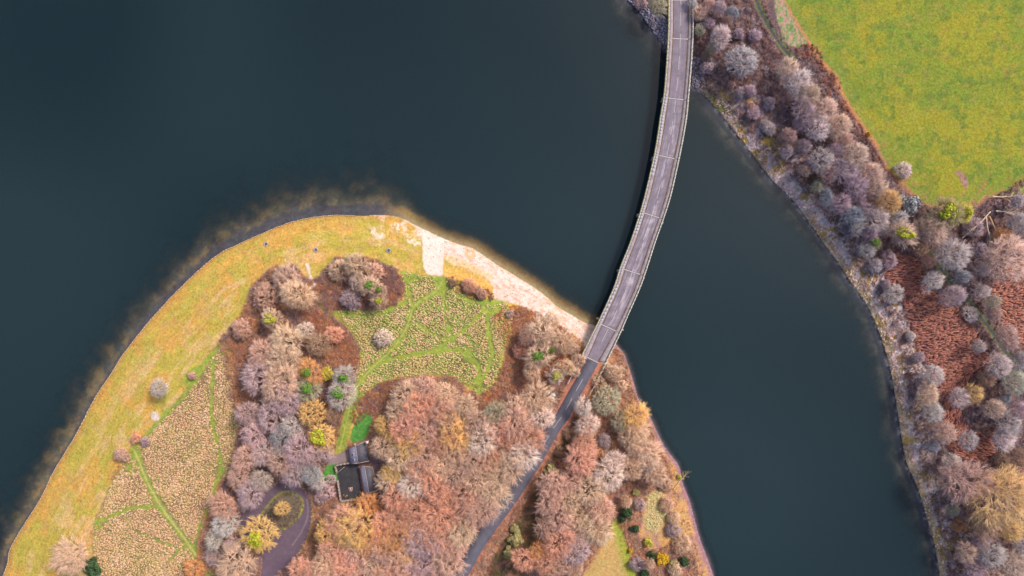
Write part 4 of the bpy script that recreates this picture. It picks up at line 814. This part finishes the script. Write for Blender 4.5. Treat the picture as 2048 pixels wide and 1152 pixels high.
def tussocks(name, poly, dens, pal, lab, lx, ly, hz, ang, seed, jitter=.5, avoid=None, cond=None, matk='tuft', curl=0):
    if dens < 0:          # tussocks crowd each other into a cellular carpet: jittered rows
        r = np.random.default_rng(seed); sx, sy = lx*1.62/MPP, ly*1.62/MPP; lo = np.maximum(poly.min(0), (-60, -60)); hi = np.minimum(poly.max(0), (2110, 1215)); cc_ = (lo+hi)/2; hr = np.linalg.norm(hi-lo)/2
        u, v = np.meshgrid(np.arange(-hr, hr, sx), np.arange(-hr, hr, sy)); u = (u+(np.arange(u.shape[0]) % 2)[:, None]*sx/2).ravel(); v = v.ravel()
        u = u+r.normal(0, .24*sx, u.size)+10*(fbm(u, v, 40, seed+20)-.5); v = v+r.normal(0, .24*sy, v.size)+26*(fbm(u, v, 55, seed+21)-.5)
        x = cc_[0]+u*math.cos(ang)+v*math.sin(ang); y = cc_[1]-u*math.sin(ang)+v*math.cos(ang)
    else:
        area = (poly.max(0)-poly.min(0)).prod()*MPP**2; x, y, r = sample(poly, int(area*dens), seed)
    k = sdf(x, y, poly, 20) > 2
    if cond is not None: k &= cond(x, y)
    for a in (avoid or []): k &= ~inside(x, y, a)
    x, y = x[k], y[k]; z = height(x, y); n = len(x); c = P(x, y, z)
    s = r.uniform(.65, 1.35, n); an = ang+jitter*r.normal(0, 1, n)+curl*(fbm(x, y, 60, seed+3)-.5)
    m = 7; pts = []
    for h_, q in ((-.25, 1.0), (.55, .82), (1.0, .38)):
        for i in range(m):
            a = 2*math.pi*i/m; jr = r.uniform(.75, 1.2, n)
            u = math.cos(a)*lx*q*s*jr; v = math.sin(a)*ly*q*s*jr
            pts.append(np.stack([c[:, 0]+u*np.cos(an)-v*np.sin(an), c[:, 1]+u*np.sin(an)+v*np.cos(an), c[:, 2]+hz*h_*s*r.uniform(.8, 1.2, n)], -1))
    pts.append(c+np.stack([0*s, 0*s, hz*1.1*s], -1)); V = np.stack(pts, 1).reshape(-1, 3); kk = 3*m+1
    b = np.arange(n)[:, None]*kk; q = np.concatenate([b+np.array([[j*m+i, j*m+(i+1) % m, (j+1)*m+(i+1) % m, (j+1)*m+i]]) for j in range(2) for i in range(m)])
    t = np.concatenate([b+np.array([[2*m+i, 2*m+(i+1) % m, 3*m]]) for i in range(m)])
    ci = np.clip((fbm(x, y, 40, seed+9)*1.8-.4)*len(pal)+r.normal(0, .6, n), 0, len(pal)-1).astype(int); cc = np.array(pal)[ci]*r.uniform(.8, 1.2, (n, 1))
    o = nm(name, V, [q, t], M[matk], None, np.repeat(cc, kk, 0)); tag(o, lab, 'grass', None, 'stuff'); return o
def offpath(x, y):
    k = fbm(x, y, 16, 89) < .80; nz = 9*(fbm(x, y, 9, 88)-.5)
    for ln, wd in PATHS: k &= ldist(x, y, ln, 20)+nz > wd*1.15+.6
    for a, b, c in GREENBLOBS: k &= np.hypot(x-a, y-b)+8*nz > c*.85
    return k
TP = [(.42,.28,.165),(.45,.29,.18),(.37,.28,.13),(.48,.32,.21)]
tussocks("tussock_grass", MEADOW_W, -1, TP, 'tan tussock grass filling the west meadow', .56, .36, .36, math.radians(35), 51, .3, None, lambda x, y: offpath(x, y), curl=1.2)
tussocks("tussock_grass", MEADOW_C, -1, [(.38,.30,.13),(.43,.30,.18),(.27,.30,.09),(.36,.30,.13),(.44,.31,.19)], 'tan tussock grass in the central meadow between green paths', .56, .36, .36, math.radians(20), 52, .3, None, lambda x, y: offpath(x, y) & ~((y > 785) & (x < 725)), curl=1.2)
tussocks("tussock_grass", POCKET, 1.6, [(.42,.36,.16),(.48,.36,.22),(.34,.34,.10)], 'olive tussocks in the small grassy pocket near the right shore', .4, .3, .3, 0, 53, 2)
def offtrack(x, y): return (ldist(x, y, TRACKS_E[1], 20) > 8)
BP = [(.255,.11,.095),(.28,.12,.10),(.33,.15,.11),(.22,.095,.09)]
tussocks("bracken", BRACKEN, 1.9, BP, 'red brown dead bracken lying in waves on the eastern bank', 1.15, .30, .6, math.radians(30), 54, .22, None, offtrack, curl=2.6)
tussocks("bracken", BRACKEN2, 1.7, BP, 'red brown dead bracken at the right edge beyond the green track', 1.1, .36, .6, math.radians(20), 55, .2, None, offtrack, curl=2.6)

# rocks
def rocks(name, poly, n, lab, col, smin, smax, seed, cond=None):
    x, y, r = sample(poly, n, seed); k = inside(x, y, poly)
    if cond is not None: k &= cond(x, y)
    x, y = x[k], y[k]; z = height(x, y); c = P(x, y, np.maximum(z, -.1)); n = len(x)
    phi = (1+5**.5)/2; iv = np.array([(-1,phi,0),(1,phi,0),(-1,-phi,0),(1,-phi,0),(0,-1,phi),(0,1,phi),(0,-1,-phi),(0,1,-phi),(phi,0,-1),(phi,0,1),(-phi,0,-1),(-phi,0,1)])/1.9
    ifc = np.array([(0,11,5),(0,5,1),(0,1,7),(0,7,10),(0,10,11),(1,5,9),(5,11,4),(11,10,2),(10,7,6),(7,1,8),(3,9,4),(3,4,2),(3,2,6),(3,6,8),(3,8,9),(4,9,5),(2,4,11),(6,2,10),(8,6,7),(9,8,1)])
    s = r.uniform(smin, smax, n)[:, None, None]; V = c[:, None]+iv[None]*s*r.uniform(.6, 1.2, (n, 12, 1))*np.array([1, 1, .6]); b = np.arange(n)[:, None]*12
    t = np.concatenate([b+f[None] for f in ifc]); cc = np.array(col)*r.uniform(.5, 1.5, (n, 1))
    o = nm(name, V.reshape(-1, 3), t, M['tuft'], None, np.repeat(cc, 12, 0)); tag(o, lab, 'rocks', None, 'stuff')
rocks("riprap", np.array([(1256,0),(1274,15),(1294,45),(1325,88),(1336,90),(1336,40),(1305,20),(1280,-10)], float), 1500, 'purple grey riprap boulders on the bank left of the bridge head', (.26,.22,.28), .25, .75, 61)
rocks("riprap", np.array([(1384,110),(1402,120),(1410,170),(1400,188),(1384,172)], float), 420, 'purple grey riprap boulders right of the bridge head', (.26,.22,.27), .25, .7, 62)
rocks("pebbles", BEACH, 1500, 'scattered stones and driftwood on the white beach', (.30,.20,.17), .10, .28, 63)

# ------------------------------------------------------------------ cottage, barn, walls
slate = flat_mat("slate_roof_lit", (.20,.20,.28), 1.4, .7, 1.3, .6, .3, .05, .5)  # left slopes: their brighter lighting is put into the slate colour
slate_shaded = flat_mat("slate_roof_shaded", (.09,.085,.11), 1.4, .7, 1.3, .7, .3, .05, .3)  # same slate on the right slopes, with shade painted into its colour
stone = flat_mat("stone_wall", (.30,.24,.20), 1.6, .6, 1.4, .9, .5, .08)
brick = flat_mat("brick", (.34,.15,.11), 2.0, .7, 1.3, .9)
glass = flat_mat("window_glass", (.03,.035,.045), 1, .9, 1.1, .15, 0, .05, .6)
GH = hpt(712, 940)
def house(name, EL, RG, ER, he, hr, lab, cat, chim=(), sky_=(), z0=None):
    g = GH if z0 is None else z0; root = empty(name, (0, 0, 0))
    el = [P(*p, g+he) for p in EL]; rg = [P(*p, g+hr) for p in RG]; er = [P(*p, g+he) for p in ER]
    cen = sum(el+er)/4; root.location = (cen[0], cen[1], g); off = -Vector(root.location)
    def ins(p, k=.94): return np.array([cen[0]+(p[0]-cen[0])*k, cen[1]+(p[1]-cen[1])*k, p[2]-.15])
    a, b, c, d = [ins(p) for p in (el[0], el[1], er[1], er[0])]; r0, r1 = [np.array([cen[0]+(p[0]-cen[0])*.94, cen[1]+(p[1]-cen[1])*.94, p[2]-.25]) for p in rg]
    lowp = [np.array((p[0], p[1], g-1.2)) for p in (a, b, c, d)]
    V = lowp+[a, b, c, d, r0, r1]; wl_ = nm("wall", np.array(V), [np.array([(0,1,5,4),(1,2,6,5),(2,3,7,6),(3,0,4,7)]), np.array([(4,8,7),(5,6,9)])], stone)
    kids = [wl_]
    for s, (e, mm) in enumerate(((el, slate), (er, slate_shaded))):
        t = np.array((0, 0, .18)); mb = MB(); e0, e1 = e; q = [e0, e1, rg[1], rg[0]] if s == 0 else [e1, e0, rg[0], rg[1]]
        mb.hexa([v-t for v in q], q); ro = mb.build("roof", mm); kids.append(ro)
        # slate courses as raised battens
        mb = MB()
        for k in range(1, 7):
            f = k/7; p = e0*(1-f)+rg[0]*f; p2 = e1*(1-f)+rg[1]*f; mb.beam(p+[0, 0, .02], p2+[0, 0, .02], .07, .05)
        cs = mb.build("slate_course", mm); cs.parent = ro
        if s == 0:
            for fx, fy in sky_:
                p = e0*(1-fx)+e1*fx; p2 = rg[0]*(1-fx)+rg[1]*fx; m_ = p*(1-fy)+p2*fy; du = (e1-e0)/np.linalg.norm(e1-e0); dv = (p2-p)/np.linalg.norm(p2-p); up = np.cross(du, dv); up *= np.sign(up[2])
                for nme, hu, hv, z_, mm2 in (("skylight_frame", .42, .55, .08, paint), ("skylight", .32, .45, .12, glass)):
                    q = [m_+du*sx*hu+dv*sy*hv for sx, sy in ((-1,-1),(1,-1),(1,1),(-1,1))]; mb = MB(); mb.hexa([v-up*.05 for v in q], [v+up*z_ for v in q]); kids.append(mb.build(nme, mm2))
    mb = MB(); mb.beam(rg[0]+[0,0,.04], rg[1]+[0,0,.04], .3, .16); kids.append(mb.build("ridge_tiles", flat_mat("ridge_clay", (.30,.25,.27), 1, .8, 1.2)))
    for e in (0, 1):
        mb = MB()
        for q in (el, er): mb.beam(q[e]+[0,0,.05], rg[e]+[0,0,.05], .26, .14)
        kids.append(mb.build("verge", flat_mat("verge_stone", (.30,.23,.21), 1, .8, 1.2)))
    for cx, cy, hh, mm in chim:
        p = P(cx, cy, g+hh); mb = MB(); mb.box((p[0], p[1], g+hh-1.2), (.9, .8, 2.4), .15); ch = mb.build("chimney", mm)
        for s in (-.2, .2):
            mb = MB(); mb.cyl((p[0]+s, p[1], g+hh), .13, .11, .4); cp = mb.build("chimney_pot", brick); cp.parent = ch
        kids.append(ch)
    # windows and a door on the courtyard side
    for k, f in enumerate((.2, .5, .8)):
        p = a*(1-f)+b*f; n_ = p-np.array([cen[0], cen[1], p[2]]); n_[2] = 0; dd = (b-a)/np.linalg.norm(b-a); nrm = np.array((dd[1], -dd[0], 0)); nrm *= np.sign(nrm@n_)
        zt = 2.1 if k == 1 else 1.9; zb = 0 if k == 1 else 1.0; c0 = np.array((p[0], p[1], g))+nrm*.04; mb = MB()
        mb.beam(c0-dd*.45+[0,0,(zt+zb)/2], c0+dd*.45+[0,0,(zt+zb)/2], .1, zt-zb); kids.append(mb.build("door" if k == 1 else "window", brick if k == 1 else glass))
    for o in kids: o.parent = root; o.location = off
    tag(root, lab, cat); return root
whitem = flat_mat("white_render", (.75,.66,.62), 2, .85, 1.1)
house("cottage", [(697,896.5),(701,927.5)], [(711,892),(716,926.5)], [(731,882.5),(739,922)], 3.4, 6.0, 'slate roofed stone cottage with white chimney and two skylights', 'house', [(733.5,885.5,6.6,whitem),(709,889.5,7.0,stone)], [(.46,.5),(.78,.5)])
house("barn", [(719.5,933.5),(728,985.5)], [(729,932.5),(738,986)], [(744,935),(754,981)], 2.7, 4.6, 'long low slate roofed barn along the courtyard', 'barn')
def wall_line(pts, name, lab, hh=1.9, wd=.62, m=stone):
    mb = MB(); p = [P(x, y, GH+hh/2) for x, y in pts]; cap = []
    for a, b in zip(p[:-1], p[1:]):
        L = np.linalg.norm(b-a); n = max(2, int(L/1.2))
        for k in range(n):
            u = a+(b-a)*k/n; v = a+(b-a)*(k+1)/n; mb.beam(u, v, wd*random.uniform(.9, 1.1), hh*random.uniform(.97, 1.05))
    o = mb.build(name, m); tag(o, lab, 'wall'); return o
capm = flat_mat("pale_wall_stone", (.27,.22,.21), 1.4, .6, 1.3, .9, .4, .06)
wall_line([(700,925.5),(685,928),(670.5,931),(674,945)], "stone_wall", 'stone wall turning the upper left corner of the courtyard', m=capm)
wall_line([(675.5,960.5),(679,983),(682,1002),(705,1000),(725,997.5),(745,995),(762,992),(759.5,972)], "stone_wall", 'long stone wall round the lower side of the courtyard', m=capm)
scrub("hedge", catmull([(684,1004),(705,998),(728,994),(745,996),(730,1003),(700,1009),(686,1010)],2,True), 14, [(.60,.38,.05),(.50,.34,.06),(.40,.24,.06)], 'yellow ivy hedge growing over the lower courtyard wall', .9, 91)
def gate():
    a = P(674.5, 946, GH+1.0); b = P(688, 934.5, GH+1.0); root = empty("farm_gate", tuple(a-[0,0,1.0])); off = -Vector(root.location); tm = flat_mat("gate_wood", (.50,.46,.42), 1)
    mb = MB()
    for z in (-.55,-.3,0,.3,.55): mb.beam(a+[0,0,z], b+[0,0,z], .08, .09)
    o1 = mb.build("bars", tm); mb = MB()
    for q in (a, b): mb.box(tuple(q), (.14,.14,1.4))
    o2 = mb.build("frame", tm)
    for o in (o1, o2): o.parent = root; o.location = off
    tag(root, 'pale wooden gate swung open in the courtyard', 'gate')
gate()
def bench():
    c = P(702, 978, GH); root = empty("picnic_table", tuple(c), math.radians(100)); wood = flat_mat("bench_wood", (.36,.24,.22), 1)
    mb = MB(); mb.box((0,0,.75), (1.9,.8,.06)); mb.build("table_top", wood, root)
    for s in (-1, 1):
        mb = MB(); mb.box((0, s*.75, .45), (1.9,.3,.06)); mb.build("bench", wood, root)
        mb = MB(); mb.beam((s*.7,-.75,.4), (s*.7,.75,.4), .1, .1); mb.beam((s*.7,-.35,.36),(s*.7,.35,.36), .1, .7); mb.build("leg", wood, root)
    tag(root, 'brown picnic table standing in the dark courtyard', 'table')
bench()
for i, (x, y, cl, lb) in enumerate([(688,990,(.42,.16,.07),'left orange flower pot at the bottom of the courtyard'),(691.5,993,(.45,.17,.07),'lower orange flower pot at the bottom of the courtyard'),(694,991,(.65,.6,.55),'pale flower pot at the bottom of the courtyard')]):
    c = P(x, y, GH); root = empty("flower_pot", tuple(c)); mb = MB(); mb.cyl((0,0,0), .22, .34, .5, 14); mb.build("pot", flat_mat("pot_clay", cl, 1), root)
    p = PROTO['leafy'][0].copy(); COL.objects.link(p); p.name = "plant"; p.parent = root; p.location = (0,0,.4); p.scale = (.35,.35,.35); p.color = (.4,.2,.06,1); tag(root, lb, 'flower pot', 'courtyard flower pots')

# ------------------------------------------------------------------ small things
ringm = flat_mat("ring_stone", (.34,.32,.36), 1.2, .7, 1.4)
for (x, y, lb) in [(532.5,488.5,'left stone fire ring on the foreshore grass'),(632,500,'middle stone fire ring on the foreshore grass'),(777.5,501,'right stone fire ring on the foreshore grass')]:
    g = hpt(x, y); root = empty("fire_ring", tuple(P(x, y, g))); mb = MB()
    for k in range(10):
        a = k*.628; mb.box((math.cos(a)*.8, math.sin(a)*.8, .15), (.48+.1*random.random(), .34, .34), a+1.57)
    mb.build("stones", ringm, root); mb = MB(); mb.cyl((0,0,-.05), .7, .65, .14, 16); mb.build("ash_bed", jdark, root); tag(root, lb, 'fire ring', 'stone fire rings on the foreshore')
slabm = flat_mat("slab_concrete", (.38,.42,.46), 1, .85, 1.15)
for x, y, lx, ly, rz, lb in [(1096,785,1.7,1.2,.4,'upper left concrete slab beside the road below the bridge'),(1106,790,1.9,1.1,-.5,'right concrete slab beside the road below the bridge'),(1104,797,2.0,1.2,-.5,'lower concrete slab beside the road below the bridge')]:
    g = hpt(x, y)+2.2; c = P(x, y, g); mb = MB(); mb.box((0,0,-1.1), (lx,ly,2.4), rz); o = mb.build("concrete_slab", slabm); o.location = c; tag(o, lb, 'slab', 'concrete slabs by the road')
def log(pts, r0, name, lab, col, cat, zoff=.5, tw=0):
    V = []; parts = []; base = [P(x, y, max(hpt(x, y), 0)+zoff) for x, y in pts]
    p0 = np.array(base[:-1]); p1 = np.array(base[1:]); rr_ = np.linspace(r0, r0*.4, len(base)); parts.append(prisms(p0, p1, rr_[:-1], rr_[1:], 6))
    r = np.random.default_rng(int(pts[0][0])); k = 14; f = r.uniform(.3, 1, k); L_ = np.array(base); seg = np.minimum((f*(len(base)-1)).astype(int), len(base)-2); fr2 = f*(len(base)-1)-seg
    s = L_[seg]*(1-fr2[:, None])+L_[seg+1]*fr2[:, None]; dd = L_[-1]-L_[0]; Ln = np.linalg.norm(dd); e = s+dd*.22+r.normal(0, .13*Ln, (k, 3))*np.array([1, 1, .3])
    parts.append(prisms(s, e, np.full(k, r0*.35), np.full(k, r0*.12)))
    k2 = 70; j = r.integers(0, k, k2); f2 = r.uniform(.3, 1, (k2, 1)); s2 = s[j]+(e[j]-s[j])*f2; parts.append(spikes(s2, s2+(e-s)[j]*.3+r.normal(0, .07*Ln, (k2, 3))*np.array([1,1,.4]), np.full(k2, r0*.2)))
    v, f = merge(parts); o = nm(name, v, f, M['bark']); o.color = (*col, 1); tag(o, lab, cat)
log([(1981,423),(1966,440),(1950,455),(1941,461)], .28, "dead_branch", 'pale dead trunk leaning down left from the clearing', (.66,.52,.42), 'dead tree', 3)
log([(1972,432),(1975,455),(1980,475),(1979,495)], .25, "dead_branch", 'pale dead trunk pointing straight down in the clearing', (.62,.52,.46), 'dead tree', 3)
log([(1979,432),(1988,452),(1994,468),(2004,482)], .25, "dead_branch", 'orange tinged dead trunk slanting down right in the clearing', (.66,.42,.22), 'dead tree', 3)
log([(1992,422),(2008,423),(2022,427),(2034,431)], .25, "dead_branch", 'pale dead trunk lying level right of the clearing', (.62,.54,.48), 'dead tree', 3)
log([(1985,393),(2004,394),(2028,392),(2052,392)], .26, "dead_branch", 'long pale dead trunk along the bottom edge of the pasture', (.66,.55,.46), 'dead tree', 1.2)
log([(1348,979),(1354,970),(1362,960),(1371,950)], .22, "fallen_log", 'fallen log reaching from the shore over the water', (.50,.38,.26), 'log', .5)
for k in ('trunk','crown'): pass
